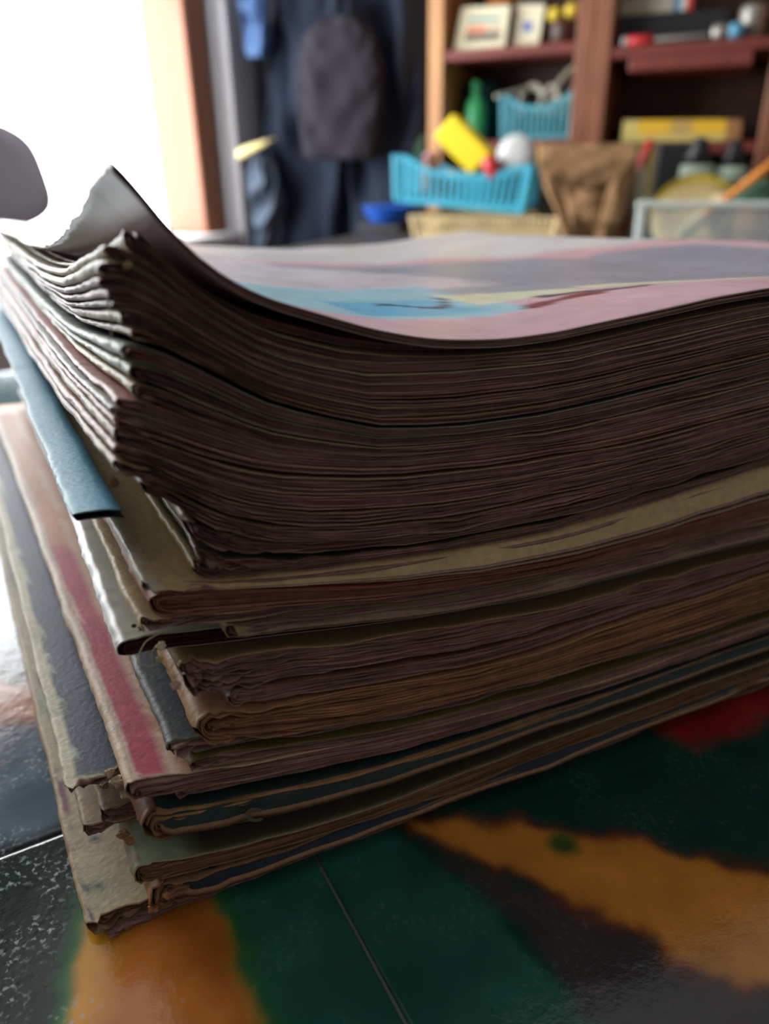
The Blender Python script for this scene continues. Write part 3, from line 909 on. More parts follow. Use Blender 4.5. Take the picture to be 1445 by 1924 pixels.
for k, (p_, own) in enumerate((([(300, 1190), (275, 1205), (262, 1228), (258, 1248)], 'ochre-yellow'), ([(296, 1210), (284, 1230), (292, 1256)], 'ochre-yellow'),
                              ([(224, 640), (226, 672), (222, 700)], 'cracked pale mint'), ([(200, 560), (210, 610), (204, 652)], 'tan magazine directly'), ([(262, 1246), (280, 1252), (300, 1248)], 'ragged yellowish'))):
    mb = MB(); tube(mb, smooth_curve([onstack(x_, y_, .0005) for x_, y_ in p_], 14), .00012, 5, lin((200, 190, 160)))
    mb.build('loose_thread', M['page'], find(own))

# faded print on the hanging teal cover: an open ring like a letter C
mb = MB(); vs_ = []
for k in range(22):
    a = R(40) + R(280) * k / 21
    for rr_ in (9, 17):
        for of_ in (.0042, .0040):
            vs_.append(onstack(480 + rr_ * 1.15 * math.cos(a), 1531 + rr_ * .8 * math.sin(a), of_))
fs_ = []
for k in range(21):
    b = k * 4
    fs_ += [(b, b + 4, b + 6, b + 2), (b + 1, b + 3, b + 7, b + 5), (b, b + 1, b + 5, b + 4), (b + 2, b + 6, b + 7, b + 3)]
mb.add(vs_, fs_, lin((104, 98, 84)))
mb.build('printed_letter', M['page'], find('dark teal cover hanging'), False)

# ------------------------------------------------------------------ back of the room
e1v = np.array([*E1, 0.0]); e2v = np.array([*E2, 0.0]); e3v = np.array([0, 0, 1.0])


def rp(a, b, z):
    return e1v * a + e2v * b + e3v * z


M['bench'] = mat_plain('dark_bench_laminate', (52, 46, 44), .5, .4, .15, 10)
M['bluecrate'] = mat_plain('sky_blue_plastic', (70, 178, 208), .45, .5, .06, 20)
M['tealcrate'] = mat_plain('teal_blue_plastic', (74, 150, 164), .5, .5, .06, 20)
M['cream'] = mat_plain('cream_plastic', (226, 200, 150), .5, .4, .05, 20)
M['navy'] = mat_plain('navy_cloth', (34, 40, 54), .95, .2, .2, 20, .5, 300)
M['maroon'] = mat_plain('dark_maroon_cloth', (38, 34, 40), .95, .2, .2, 20, .5, 300)
M['bluecloth'] = mat_plain('faded_blue_cloth', (70, 94, 132), .95, .2, .15, 20, .5, 300)
M['greycloth'] = mat_plain('slate_grey_cloth', (78, 88, 102), .95, .2, .15, 20, .5, 300)
M['blackplastic'] = mat_plain('black_plastic', (28, 28, 30), .4, .5, .1, 20)
M['whiteplastic'] = mat_plain('white_plastic', (192, 192, 188), .4, .5, .03, 20)
M['yellow'] = mat_plain('bright_yellow', (238, 210, 34), .6, .3, .04, 20)
M['amber'] = mat_plain('amber_yellow_card', (222, 170, 36), .6, .3, .06, 20)
M['red'] = mat_plain('red_plastic', (196, 42, 46), .45, .5, .05, 20)
M['bluebowl'] = mat_plain('royal_blue_plastic', (38, 92, 190), .35, .5, .06, 20)
M['bag'] = mat_plain('brown_canvas', (146, 112, 78), .9, .2, .12, 18, .4, 200)
M['cable'] = mat_plain('off_white_cable', (196, 190, 172), .5, .4, .05, 30)
M['jar'] = mat_plain('brown_glazed_jar', (150, 100, 78), .3, .5, .15, 30)
M['greenglass'] = mat_plain('green_plastic_bottle', (60, 168, 100), .3, .5, .08, 30)
M['darkteal'] = mat_plain('dark_teal_plastic', (20, 66, 66), .4, .5, .1, 20)
M['palegreen'] = mat_plain('pale_green_label', (196, 214, 190), .5, .4, .05, 20)
M['olive'] = mat_plain('olive_yellow', (206, 180, 56), .5, .4, .08, 20)
M['tanplate'] = mat_plain('tan_ceramic', (206, 180, 124), .5, .4, .06, 20)
M['orangewood'] = mat_plain('orange_stick', (214, 130, 50), .5, .4, .08, 40)
M['rope'] = mat_plain('pale_rope', (200, 186, 150), .9, .2, .1, 60, .6, 400)
M['terracotta'] = mat_plain('terracotta', (186, 140, 112), .8, .3, .08, 30)
M['greencloth'] = mat_plain('dull_green', (78, 112, 88), .8, .3, .1, 30)
M['cardcream'] = mat_plain('cream_card', (222, 212, 178), .7, .3, .04, 20)
M['chairfab'] = mat_plain('grey_chair_fabric', (226, 222, 238), .9, .3, .06, 60, .3, 500)
M['chrome'] = mat_plain('steel_tube', (150, 150, 155), .3, .5, .05, 40, 0, 100, 1.0)


def mat_clear():
    m, N, L, P = nt('clear_plastic')
    P.inputs['Base Color'].default_value = (.75, .85, .84, 1)
    P.inputs['Roughness'].default_value = .25
    P.inputs['Alpha'].default_value = .22
    P.inputs['Specular IOR Level'].default_value = .6
    return m


M['clear'] = mat_clear()

BD = 2.48                       # front plane of the bookcase
# bookcase ---------------------------------------------------------
book = empty('bookcase', 'tall brown wooden bookcase against the back wall, filled with crates and boxes', 'bookcase')
aL0, aL1 = at(805, 120, BD)[0], at(832, 120, BD)[0]
aM0, aM1 = at(1079, 120, BD)[0], at(1144, 120, BD)[0]
aR0 = at(1436, 200, BD)[0]
zs1 = at(960, 86, BD)[1]; zs2 = at(1300, 78, BD)[1]
zb1 = at(1005, 262, BD)[1]; zb2 = at(1280, 268, BD)[1]


def bpart(name, a0, a1, b0, b1, z0, z1, mat, parent, bev=.003):
    mb = MB(); rbox(mb, a0, a1, b0, b1, z0, z1, None, bev)
    return mb.build(name, mat, parent, False)


bpart('side_panel', aL0, aL1, BD, BW - .021, 0, 2.0, M['tanwood'], book)
bpart('side_panel', aM0, (aM0 + aM1) / 2 - .001, BD, BW - .021, 0, 2.0, M['brownwood'], book)
bpart('side_panel', (aM0 + aM1) / 2 + .001, aM1, BD, BW - .021, 0, 2.0, M['brownwood'], book)
bpart('side_panel', aR0, aR0 + .04, BD, BW - .021, 0, 2.0, M['brownwood'], book)
bpart('back_panel', aL0, aR0 + .04, BW - .02, BW - .002, 0, 2.0, M['darkwood'], book)
for z, t in ((zs1, .028), (zb1, .03), (1.62, .028), (.45, .028), (1.97, .028)):
    bpart('shelf_board', aL1 + .001, aM0 - .001, BD + .004, BW - .021, z - t, z, M['redwood'], book)
for z, t in ((zs2, .028), (zb2, .03), (1.66, .028), (.45, .028), (1.97, .028)):
    bpart('shelf_board', aM1 + .001, aR0 - .001, BD + .004, BW - .021, z - t, z, M['redwood'], book)
da0, da1 = at(1183, 110, BD - .03)[0], at(1418, 90, BD - .03)[0]
dz1, dz0 = zs2 - .03, at(1300, 128, BD - .03)[1]
bpart('drawer', da0, da1, BD - .03, BW - .06, dz0, dz1, M['redwood'], book)
# bench ------------------------------------------------------------
bench = empty('workbench', 'long dark workbench in front of the bookcase, mostly hidden behind the magazines', 'bench')
BZ = .735
bpart('bench_top', at(676, 400, 2.2)[0], .75, 1.70, BD - .03 - .01, BZ - .035, BZ, M['bench'], bench)
for a in (at(676, 400, 2.2)[0] + .03, .69):
    for b in (1.74, BD - .09):
        bpart('leg', a, a + .05, b, b + .05, 0, BZ - .036, M['bench'], bench)


def box_thing(name, label, cat, a0, a1, b0, b1, z0, z1, mat, group=None, bev=.004):
    mb = MB(); rbox(mb, a0, a1, b0, b1, z0, z1, None, bev)
    return tag(mb.build(name, mat, None, False), label, cat, group)


def crate(name, label, mat, ctr, ang, w, d, h, n, dip=0.0, tilt=0.0, cat='crate', slot_bottom=.2, nd=8):
    """open plastic crate with slatted walls; n slats on the long side, front rim dipping in the middle"""
    root = empty(name, label, cat)
    ax = e1v * math.cos(ang) + e2v * math.sin(ang); ay = -e1v * math.sin(ang) + e2v * math.cos(ang)
    az = e3v * math.cos(tilt) - ax * math.sin(tilt); ax = ax * math.cos(tilt) + e3v * math.sin(tilt)
    c0 = np.array(ctr)
    fl = .94   # walls lean outwards a little
    def pt(x, y, z):
        k = fl + (1 - fl) * z / h
        return c0 + ax * x * k + ay * y * k + az * z
    t = .0025
    mb = MB(); obox(mb, pt(0, 0, t), ax * w / 2 * fl, ay * d / 2 * fl, az * t, None, .001); mb.build('base', mat, root, False)
    band = h * slot_bottom
    slat_me = None
    for side in range(4):
        L_ = w if side % 2 == 0 else d
        sgn = -1 if side in (0, 3) else 1
        def wp(s, z):
            return pt(s, sgn * d / 2, z) if side % 2 == 0 else pt(sgn * w / 2, s, z)
        nrm = ay if side % 2 == 0 else ax
        top = lambda s: h - (dip * h * (1 - min(1, (abs(s) / (L_ / 2)) ** 1.0 * 1.25) ** 3) if side % 2 == 0 else 0)
        for nm, zf in (('lower_band', (0, band)), ('rim', None)):
            K = 18; vs = []; fs = []
            for i in range(K + 1):
                s = -L_ / 2 + L_ * i / K
                z1_ = band if zf else top(s); z0_ = .001 if zf else z1_ - h * .11
                for o_ in (-t, t):
                    vs.append(wp(s, z0_) + nrm * o_); vs.append(wp(s, z1_) + nrm * o_)
            for i in range(K):
                b = i * 4
                fs += [(b, b + 4, b + 5, b + 1), (b + 2, b + 3, b + 7, b + 6), (b + 1, b + 5, b + 7, b + 3), (b, b + 2, b + 6, b + 4)]
            fs += [(0, 1, 3, 2), (K * 4, K * 4 + 2, K * 4 + 3, K * 4 + 1)]
            mb = MB(); mb.add(vs, fs); mb.build(nm, mat, root, False)
        m_ = n if side % 2 == 0 else nd
        for i in range(m_):
            s = -L_ / 2 + L_ * (i + .5) / m_
            z0_, z1_ = band * .9, top(s) - h * .09
            a_, b_ = wp(s, z0_), wp(s, z1_)
            mb = MB()
            tdir = ax if side % 2 == 0 else ay
            mid = (a_ + b_) / 2
            obox(mb, mid, tdir * L_ / m_ * .21, nrm * t * .8, (b_ - a_) / 2)
            mb.build('slat', mat, root, False)
    for sx in (-1, 1):
        for sy in (-1, 1):
            mb = MB()
            a_, b_ = pt(sx * w / 2, sy * d / 2, 0.001), pt(sx * w / 2, sy * d / 2, h)
            obox(mb, (a_ + b_) / 2, ax * .007, ay * .007, (b_ - a_) / 2, None, .002)
            mb.build('corner_post', mat, root, False)
    return root


# sky blue basket tilted on the cream crate
D1 = 2.15
l, r_ = at(738, 380, D1), at(972, 404, D1)
lt_, rt_ = at(742, 288, D1), at(985, 322, D1)
wb = r_[0] - l[0]
hb = lt_[1] - l[1]
tilt = math.atan2(r_[1] - l[1], r_[0] - l[0])
bctr = rp((l[0] + r_[0]) / 2, D1 + .12, (l[1] + r_[1]) / 2)
crate('plastic_basket', 'sky-blue slatted plastic basket tipped on the cream crate, with a yellow block in it', M['bluecrate'],
      bctr, R(3), wb * 1.05, .22, hb * .97, 18, dip=.28, tilt=tilt, slot_bottom=.12, cat='basket')
# cream crate underneath
D2 = 2.02
l, r_ = at(772, 392, D2), at(1052, 418, D2)
hc = l[1] - (BZ + .001)
crate('plastic_crate', 'cream slatted plastic crate on the bench under the sky-blue basket', M['cream'],
      rp((l[0] + r_[0]) / 2, D2 + .15, BZ + .001), R(-2), r_[0] - l[0], .28, (l[1] + r_[1]) / 2 - BZ - .004, 26, slot_bottom=.28)
# teal crate on the bookcase shelf with cables
D3 = BD + .03
l, r_ = at(940, 258, D3), at(1070, 258, D3)
tt_ = at(1000, 176, D3)
crate('plastic_crate', 'teal slatted plastic crate on the bookcase shelf, heaped with pale cables', M['tealcrate'],
      rp((l[0] + r_[0]) / 2, D3 + .12, zb1 + .001), R(0), r_[0] - l[0] + .01, .2, tt_[1] - zb1, 12, dip=.25, slot_bottom=.10)
# cables
cb0 = rp((l[0] + r_[0]) / 2, D3 + .10, zb1)
hh_ = tt_[1] - zb1
for k, (pts, rad, lab) in enumerate([
    ([(-.075, 0, .6), (-.07, 0, 1.05), (-.04, .01, 1.25), (-.01, 0, 1.1), (.0, 0, .6)], .008, 'thick pale cable arching over the left of the teal crate'),
    ([(.02, 0, .55), (.03, .0, 1.1), (.07, .02, 1.55), (.095, .02, 1.5), (.085, 0, 1.0), (.05, -.01, .6)], .007, 'pale cable standing up in a tall loop in the teal crate'),
    ([(-.13, -.09, .98), (-.09, -.05, 1.08), (-.04, 0, 1.18), (.01, .0, 1.0), (.06, .0, .9)], .006, 'pale cable hanging over the left rim of the teal crate'),
    ([(-.02, -.02, .5), (.0, -.02, 1.0), (.03, -.02, 1.2), (.05, -.02, .9), (.06, -.02, .5)], .006, 'short pale cable bent in the middle of the teal crate')]):
    mb = MB(); tube(mb, smooth_curve([cb0 + e1v * p[0] + e2v * p[1] + e3v * p[2] * hh_ for p in pts], 36), rad, 8)
    tag(mb.build('cable', M['cable']), lab, 'cable', 'cables in the teal crate')


def card_obj(name, label, cat, quad, D, lean, thick, colf, base, n=40):
    """flat printed card standing on a shelf: quad = four pixels (tl, tr, br, bl)"""
    P4 = [at(*q, D) for q in quad]
    zbm = min(P4[2][1], P4[3][1])
    K = n
    g = MB()
    uu, vv = np.meshgrid(np.linspace(0, 1, K), np.linspace(0, 1, K), indexing='ij')
    def pos(off):
        tl, tr, br, bl = [np.array(p) for p in P4]
        q = (tl[None, None] * ((1 - uu) * (1 - vv))[..., None] + tr * (uu * (1 - vv))[..., None] + br * (uu * vv)[..., None] + bl * ((1 - uu) * vv)[..., None])
        b = D + off + lean * (q[..., 1] - zbm)
        return e1v * q[..., 0:1] + e2v * b[..., None] + e3v * q[..., 1:2]
    Pf, Pb = pos(0), pos(thick)
    c = colf(uu, vv)
    o1 = g.grid(Pf, c); o2 = g.grid(Pb, np.zeros(Pb.shape) + base, flip=True)
    for i in range(K - 1):
        g.f.append((o1 + i * K, o2 + i * K, o2 + (i + 1) * K, o1 + (i + 1) * K))
        e = K - 1
        g.f.append((o1 + i * K + e, o1 + (i + 1) * K + e, o2 + (i + 1) * K + e, o2 + i * K + e))
        g.f.append((o1 + i, o1 + i + 1, o2 + i + 1, o2 + i))
        e = (K - 1) * K
        g.f.append((o1 + e + i, o2 + e + i, o2 + e + i + 1, o1 + e + i + 1))
    return tag(g.build(name, M['print'], None, False), label, cat)


def rect(u, v, c, u0, u1, v0, v1, col, soft=.02):
    a = np.clip(np.minimum.reduce([u - u0, u1 - u, v - v0, v1 - v]) / soft + .5, 0, 1)[..., None]
    return c * (1 - a) + np.array(lin(col)) * a


def card1(u, v):
    c = np.zeros(u.shape + (3,)) + np.array(lin((226, 216, 182)))
    c = rect(u, v, c, .2, .86, .24, .33, (92, 146, 150))
    c = rect(u, v, c, .2, .9, .42, .78, (196, 176, 150))
    c = rect(u, v, c, .2, .58, .42, .62, (216, 138, 108))
    c = rect(u, v, c, .2, .9, .62, .80, (96, 92, 78), .06)
    return c


def card2(u, v):
    c = np.zeros(u.shape + (3,)) + np.array(lin((226, 218, 186)))
    c = rect(u, v, c, .34, .68, .42, .62, (62, 92, 176), .08)
    return c


zc = lambda y, D: at(900, y, D)[1]
CD = BD + .04
def onshelf(x, D, zshelf):
    """pixel row where a thing standing on the shelf at this column meets it"""
    lo, hi = 0, 500
    for _ in range(30):
        m_ = (lo + hi) / 2
        if at(x, m_, D)[1] > zshelf: lo = m_
        else: hi = m_
    return lo


card_obj('picture_card', 'cream card printed with a small picture, leaning at the left of the upper shelf', 'card',
         [(866, 12), (956, 8), (947, onshelf(947, CD, zs1 + .001)), (850, onshelf(850, CD, zs1 + .001))], CD, .12, .012, card1, lin((200, 190, 160)))
card_obj('picture_card', 'smaller cream card with a blue mark, right of the picture card', 'card',
         [(970, 6), (1022, 6), (1011, onshelf(1011, CD + .03, zs1 + .001)), (959, onshelf(959, CD + .03, zs1 + .001))], CD + .03, .12, .012, card2, lin((200, 190, 160)))
# things behind and beside the cards
ya, yb = at(905, 14, CD + .09), at(966, 14, CD + .09)
box_thing('storage_box', 'dark cardboard box behind the picture cards', 'box', ya[0] - .02, yb[0] + .02, CD + .09, CD + .2, zs1 + .001, ya[1], M['darkwood'])
mb = MB(); pr = [(.03, 0), (.036, .004), (.037, .03), (.034, .034), (.02, .037)]
lathe(mb, rp((ya[0] + yb[0]) / 2, CD + .135, ya[1] + .0005), [(r2 * 1.35, h2) for r2, h2 in pr], 24)
tag(mb.build('lid', M['orangewood']), 'orange lid lying on the dark box above the picture card', 'lid')
ya, yb = at(1028, 82, BD + .05), at(1074, 36, BD + .05)
jb = empty('wicker_pot', 'dark brown pot at the right end of the upper shelf', 'pot', None)
mb = MB(); rr = (yb[0] - ya[0]) / 2; hh2 = yb[1] - zs1
lathe(mb, rp((ya[0] + yb[0]) / 2, BD + .05 + rr, zs1 + .001), [(rr * .8, 0), (rr, hh2 * .2), (rr, hh2 * .8), (rr * .9, hh2), (rr * .8, hh2), (rr * .8, hh2 * .9)], 24)
mb.build('pot_body', M['darkwood'], jb)
ctr_ = rp((ya[0] + yb[0]) / 2, BD + .05 + rr, zs1 + hh2 + .001)
for k, (dx_, zz_) in enumerate(((-.022, .03), (.026, .036))):
    mb = MB(); lathe(mb, ctr_ + e1v * dx_ + e3v * (zz_ - .03), [(.010, 0), (.020, .010), (.022, .022), (.016, .034), (.006, .038)], 16)
    tag(mb.build('yellow_ball', M['olive']), ['yellow ball on the dark pot, on its left', 'yellow ball on the dark pot, beside the bookcase post'][k], 'ball', 'yellow balls on the pot')
# green bottle and dark teal canister left of the teal crate
g0 = at(893, 245, BD + .10)
mb = MB(); lathe(mb, rp(g0[0], BD + .10, zb1 + .001), [(.03, 0), (.034, .008), (.034, .09), (.028, .115), (.012, .135), (.012, .155), (.015, .157), (.015, .17), (.004, .172)], 24)
tag(mb.build('bottle', M['greenglass']), 'green plastic bottle on the shelf left of the teal crate', 'bottle')
mb = MB(); lathe(mb, rp(g0[0] - .018, BD + .21, zb1 + .001), [(.05, 0), (.055, .01), (.058, .15), (.062, .156), (.062, .17), (.05, .176), (.02, .18)], 28)
tag(mb.build('canister', M['darkteal']), 'dark teal canister behind the green bottle', 'canister')

# ---- right hand bay: board games, pens, long boxes -------------------
yb0, yb1 = at(1170, 246, BD + .02), at(1392, 246, BD + .02)
ztop_ = at(1280, 226, BD + .02)[1]
def gamebox_col(u, v):
    c = np.zeros(u.shape + (3,)) + np.array(lin((226, 176, 40)))
    c = rect(u, v, c, -.1, .13, -.1, 1.1, (206, 186, 112), .03)
    c = rect(u, v, c, .42, .6, .05, .95, (180, 150, 84), .08)
    c = rect(u, v, c, .0, .9, .66, 1.1, (196, 176, 104), .08)
    c = rect(u, v, c, .88, 1.1, -.1, 1.1, (150, 104, 62), .04)
    return c
zy0 = at(1280, 264, BD + .02)[1]
box_thing('board_game_box', 'dark flat box beneath the yellow box on the right shelf', 'box', yb0[0] + .01, yb1[0] - .005, BD + .03, BD + .22, zb2 + .0005, zy0 - .0005, M['blackplastic']) if zy0 - zb2 > .004 else None
o = card_obj('board_game_box', 'flat yellow box with a pale end lying on the right shelf', 'box',
             [(1172, 226), (1394, 224), (1391, 264), (1166, 268)], BD + .02, 0.0, .2, gamebox_col, lin((206, 160, 40)))
if zy0 - zb2 <= .004:
    o.location.z = zb2 + .001 - min(v.co.z for v in o.data.vertices)
# long objects on the upper right board
def bar_between(name, label, cat, p, q, D, rad, mat, base_z=None, segs=None, group=None):
    A, B = at(*p, D), at(*q, D)
    zz = base_z + rad if base_z is not None else None
    PA = rp(A[0], D, zz if zz else A[1]); PB = rp(B[0], D - .0, zz if zz else B[1])
    if segs is None:
        mb = MB(); tube(mb, [PA, PA + (PB - PA) * .02, PA + (PB - PA) * .98, PB], [rad * .85, rad, rad, rad * .85], 12)
        return tag(mb.build(name, mat), label, cat, group)
    root = empty(name, label, cat, group)
    for (t0, t1, nm, m_, k) in segs:
        mb = MB(); tube(mb, [PA + (PB - PA) * t0, PA + (PB - PA) * (t0 + .02 * (t1 - t0)), PA + (PB - PA) * (t1 - .02 * (t1 - t0)), PA + (PB - PA) * t1], [rad * k * .8, rad * k, rad * k, rad * k * .8], 12)
        mb.build(nm, m_, root)
    return root

M['blueplast'] = mat_plain('pale_blue_plastic', (84, 150, 178), .45, .5, .06, 20)
M['greymetal'] = mat_plain('dull_grey_metal', (150, 146, 138), .45, .5, .08, 40, 0, 100, .6)
bar_between('paint_roller', 'grey rod with a red handle and white end lying on the right upper board', 'tool', (1172, 58), (1335, 40), BD + .03, .014, None, zs2,
            [(0, .06, 'end_cap', M['whiteplastic'], .95), (.06, .36, 'handle', M['red'], 1.0), (.36, 1, 'rod', M['greymetal'], .5)])
bar_between('spray_tube', 'pale blue tube at the right of the upper board, beside the grey rod', 'tube', (1342, 36), (1402, 26), BD + .035, .020, None, zs2,
            [(0, .55, 'tube_body', M['greymetal'], 1.0), (.55, 1, 'tube_cap', M['blueplast'], 1.0)])
bx = [at(1162, 26, BD + .1), at(1302, 8, BD + .1)]
zq = at(1230, 26, BD + .1)[1]
box_thing('storage_box', 'black box on the right upper board carrying the pale long carton', 'box', bx[0][0], bx[1][0] + .1, BD + .09, BD + .24, zs2 + .001, zq, M['blackplastic'])
cr = empty('carton', 'long pale carton with blue, white and red end lying on the black box', 'carton')
w_ = bx[1][0] - bx[0][0]
for t0, t1, nm, col in ((0, .76, 'carton_body', (176, 170, 150)), (.76, .84, 'blue_stripe', (60, 130, 170)), (.84, .92, 'white_stripe', (214, 214, 206)), (.92, 1.0, 'red_stripe', (196, 60, 52))):
    mb = MB(); rbox(mb, bx[0][0] + w_ * t0, bx[0][0] + w_ * t1 - .0005, BD + .10, BD + .18, zq + .001, zq + .045, None, .002)
    mb.build(nm, mat_plain('carton_' + nm, col, .6), cr, False)
a_ = at(1415, 30, BD + .06)
mb = MB(); lathe(mb, rp(a_[0], BD + .08, zs2 + .001), [(.03, 0), (.034, .006), (.034, .07), (.03, .08), (.024, .082)], 20)
tag(mb.build('tin', M['greymetal']), 'dull grey tin at the far right end of the upper board', 'tin')

# ---- things in the sky blue basket --------------------------------------
def slab(name, label, cat, quad, D, thick, mat, bev=.006):
    P4 = [np.array(at(*q, D)) for q in quad]
    c = sum(P4) / 4
    ux = (P4[1] - P4[0] + P4[2] - P4[3]) / 4; uy = (P4[0] - P4[3] + P4[1] - P4[2]) / 4
    X = e1v * ux[0] + e3v * ux[1]; Y = e1v * uy[0] + e3v * uy[1]
    mb = MB(); obox(mb, rp(c[0], D + thick / 2, c[1]), X, Y, e2v * thick / 2, None, bev)
    return tag(mb.build(name, mat, None, False), label, cat)

slab('sponge_block', 'bright yellow block standing on its corner in the sky-blue basket', 'block', [(853, 212), (921, 288), (887, 330), (812, 257)], D1 + .05, .06, M['yellow'])
q = at(965, 292, D1 + .04); rr = at(1000, 292, D1 + .04)[0] - q[0]
mb = MB(); lathe(mb, rp(q[0], D1 + .075, q[1]), [(rr * .7, -.03), (rr * .92, -.02), (rr, 0), (rr, .018), (rr * .94, .024), (rr * .3, .026)], 32, axis=-e2v + e3v * .15)
tag(mb.build('round_tub', M['whiteplastic']), 'round white tub standing on edge at the right of the basket', 'tub')
q = at(921, 314, D1 + .02)
mb = MB(); lathe(mb, rp(q[0], D1 + .03, q[1]), [(.012, -.03), (.020, -.024), (.022, 0), (.020, .022), (.012, .028)], 20, axis=e3v * .9 - e1v * .4)
tag(mb.build('red_stopper', M['red']), 'red stopper poking up between the yellow block and white tub', 'stopper')
q = at(810, 318, D1 + .08)
jr = empty('small_jar', 'small brown jar with a pink lid at the left of the basket', 'jar')
mb = MB(); lathe(mb, rp(q[0], D1 + .08, q[1]), [(.020, -.07), (.025, -.06), (.025, .015), (.02, .026)], 20); mb.build('jar_body', M['jar'], jr)
mb = MB(); lathe(mb, rp(q[0], D1 + .08, q[1]), [(.0215, .0265), (.022, .04), (.016, .044)], 20); mb.build('jar_lid', mat_plain('dusty_pink', (176, 112, 122), .5), jr)
for k in range(3):
    q = at(786 + k * 5, 330, D1 + .12 + k * .012)
    mb = MB(); tube(mb, smooth_curve([rp(q[0], D1 + .12, q[1] - .05), rp(q[0] + .002, D1 + .12, q[1] + .03), rp(q[0] - .006 + k * .004, D1 + .12 + k * .008, q[1] + .085 + k * .012)], 12), [.003] * 13, 6)
    tag(mb.build('knitting_needle', M['greencloth']), ['shortest', 'middle', 'tallest'][k] + ' thin grey-green stick standing in the left of the sky-blue basket', 'stick', 'sticks in the basket')
for k, (x_, y_) in enumerate(((845, 326), (866, 330), (852, 334))):
    q = at(x_, y_, D1 + .03)
    mb = MB(); lathe(mb, rp(q[0], D1 + .035, q[1] - .012), [(.008, 0), (.014, .006), (.015, .014), (.008, .020)], 12, axis=e3v + e1v * (.4 - .3 * k))
    tag(mb.build('cotton_reel', M['cable']), ['small pale reel at the left foot of the yellow block', 'small pale reel nearest the red stopper', 'small pale reel between the other two reels'][k], 'reel', 'reels in the basket')

# blue bowl
q0, q1 = at(684, 392, 2.32), at(772, 392, 2.32)
rr = (q1[0] - q0[0]) / 2; z0_ = at(720, 418, 2.32)[1]
zt_ = at(720, 388, 2.32)[1]
stand = box_thing('storage_box', 'black box under the blue bowl left of the cream crate', 'box', q0[0] + .01, q1[0] - .01, 2.25, 2.41, BZ + .001, z0_ - .001, M['blackplastic'])
mb = MB(); hh3 = zt_ - z0_
lathe(mb, rp((q0[0] + q1[0]) / 2, 2.33, z0_), [(rr * .62, 0), (rr * .66, .002), (rr * .9, hh3 * .6), (rr, hh3), (rr * 1.04, hh3 + .002), (rr * .96, hh3), (rr * .85, hh3 * .6), (rr * .6, .008), (rr * .1, .006)], 36)
tag(mb.build('bowl', M['bluebowl']), 'royal blue plastic bowl beside the sky-blue basket', 'bowl')

# brown canvas bag: narrow below, wide mouth with a folded flap ------------
BGD = 2.0
def loft(rows, D, depth, seg=40, folds=.006, seed=0, thick=None):
    """rows: (y, xleft, xright) pixels; builds a closed soft body with folds"""
    g = MB(); P = []
    for i, (y, xl, xr) in enumerate(rows):
        A, B = at(xl, y, D), at(xr, y, D)
        ca, ha = (A[0] + B[0]) / 2, (B[0] - A[0]) / 2
        z = (A[1] + B[1]) / 2
        dp = depth[i] if isinstance(depth, (list, tuple)) else depth
        th_ = np.linspace(0, 2 * math.pi, seg, endpoint=False)
        f = folds * (n2(np.cos(th_) * 2.2 + seed, np.sin(th_) * 2.2 + i * .25, seed) * 1.5 + n2(th_ * 3, i * .35 + 0 * th_, seed + 2) * .6)
        ra = ha * np.sign(np.cos(th_)) * np.abs(np.cos(th_)) ** .8; rb = dp / 2 * np.sign(np.sin(th_)) * np.abs(np.sin(th_)) ** .8
        P.append(e1v * (ca + ra)[:, None] + e2v * (D + dp / 2 + rb + f * 2)[:, None] + e3v * (z + f * .5)[:, None])
    P = np.array(P)                      # rows, seg, 3
    n, k = P.shape[:2]
    g.v = [tuple(p) for p in P.reshape(-1, 3).tolist()]
    for i in range(n - 1):
        for j in range(k):
            g.f.append((i * k + j, i * k + (j + 1) % k, (i + 1) * k + (j + 1) % k, (i + 1) * k + j))
    g.f.append(tuple(range(k))[::-1]); g.f.append(tuple((n - 1) * k + j for j in range(k)))
    return g


def interp_rows(keys, n=24):
    k = np.array(keys, float)
    ys = np.linspace(k[0, 0], k[-1, 0], n)
    return [(y, float(np.interp(y, k[:, 0], k[:, 1])), float(np.interp(y, k[:, 0], k[:, 2]))) for y in ys]

bag = empty('canvas_bag', 'brown canvas bag with a folded-over top, standing beside the cream crate', 'bag')
zbag = at(1105, 470, BGD)[1]
g = loft(interp_rows([(276, 1030, 1192), (330, 1028, 1185), (360, 1040, 1180), (400, 1055, 1172), (440, 1066, 1158), (onshelf(1110, BGD + .0, BZ + .010), 1070, 1150)]), BGD, .12, 48, .008, 3)
g.build('bag_body', M['bag'], bag)
def flap(rows, D, off, name, sd):
    g = MB(); K = 24
    P = []
    for i, (y, xl, xr) in enumerate(rows):
        xs = np.linspace(xl, xr, K)
        t = i / (len(rows) - 1)
        P.append([rp(at(x, y, D)[0], D - off(t, j / (K - 1)) - .006 * float(n2(j * .3, i * .25, sd)), at(x, y, D)[1]) for j, x in enumerate(xs)])
    P = np.array(P)
    Q = P + e2v * .006
    n, k = P.shape[:2]
    o1 = g.grid(P); o2 = g.grid(Q, flip=True)
    for i in range(n - 1):
        g.f.append((o1 + i * k, o2 + i * k, o2 + (i + 1) * k, o1 + (i + 1) * k)); e = k - 1
        g.f.append((o1 + i * k + e, o1 + (i + 1) * k + e, o2 + (i + 1) * k + e, o2 + i * k + e))
    for j in range(k - 1):
        g.f.append((o1 + j, o1 + j + 1, o2 + j + 1, o2 + j)); e = (n - 1) * k
        g.f.append((o1 + e + j, o2 + e + j, o2 + e + j + 1, o1 + e + j + 1))
    g.build(name, M['bag'], bag)
flap(interp_rows([(270, 1012, 1205), (300, 1014, 1196), (330, 1022, 1178), (345, 1050, 1150), (354, 1085, 1120)], 18), BGD, lambda t, s: .012 + .02 * math.sin(math.pi * t), 'flap', 5)
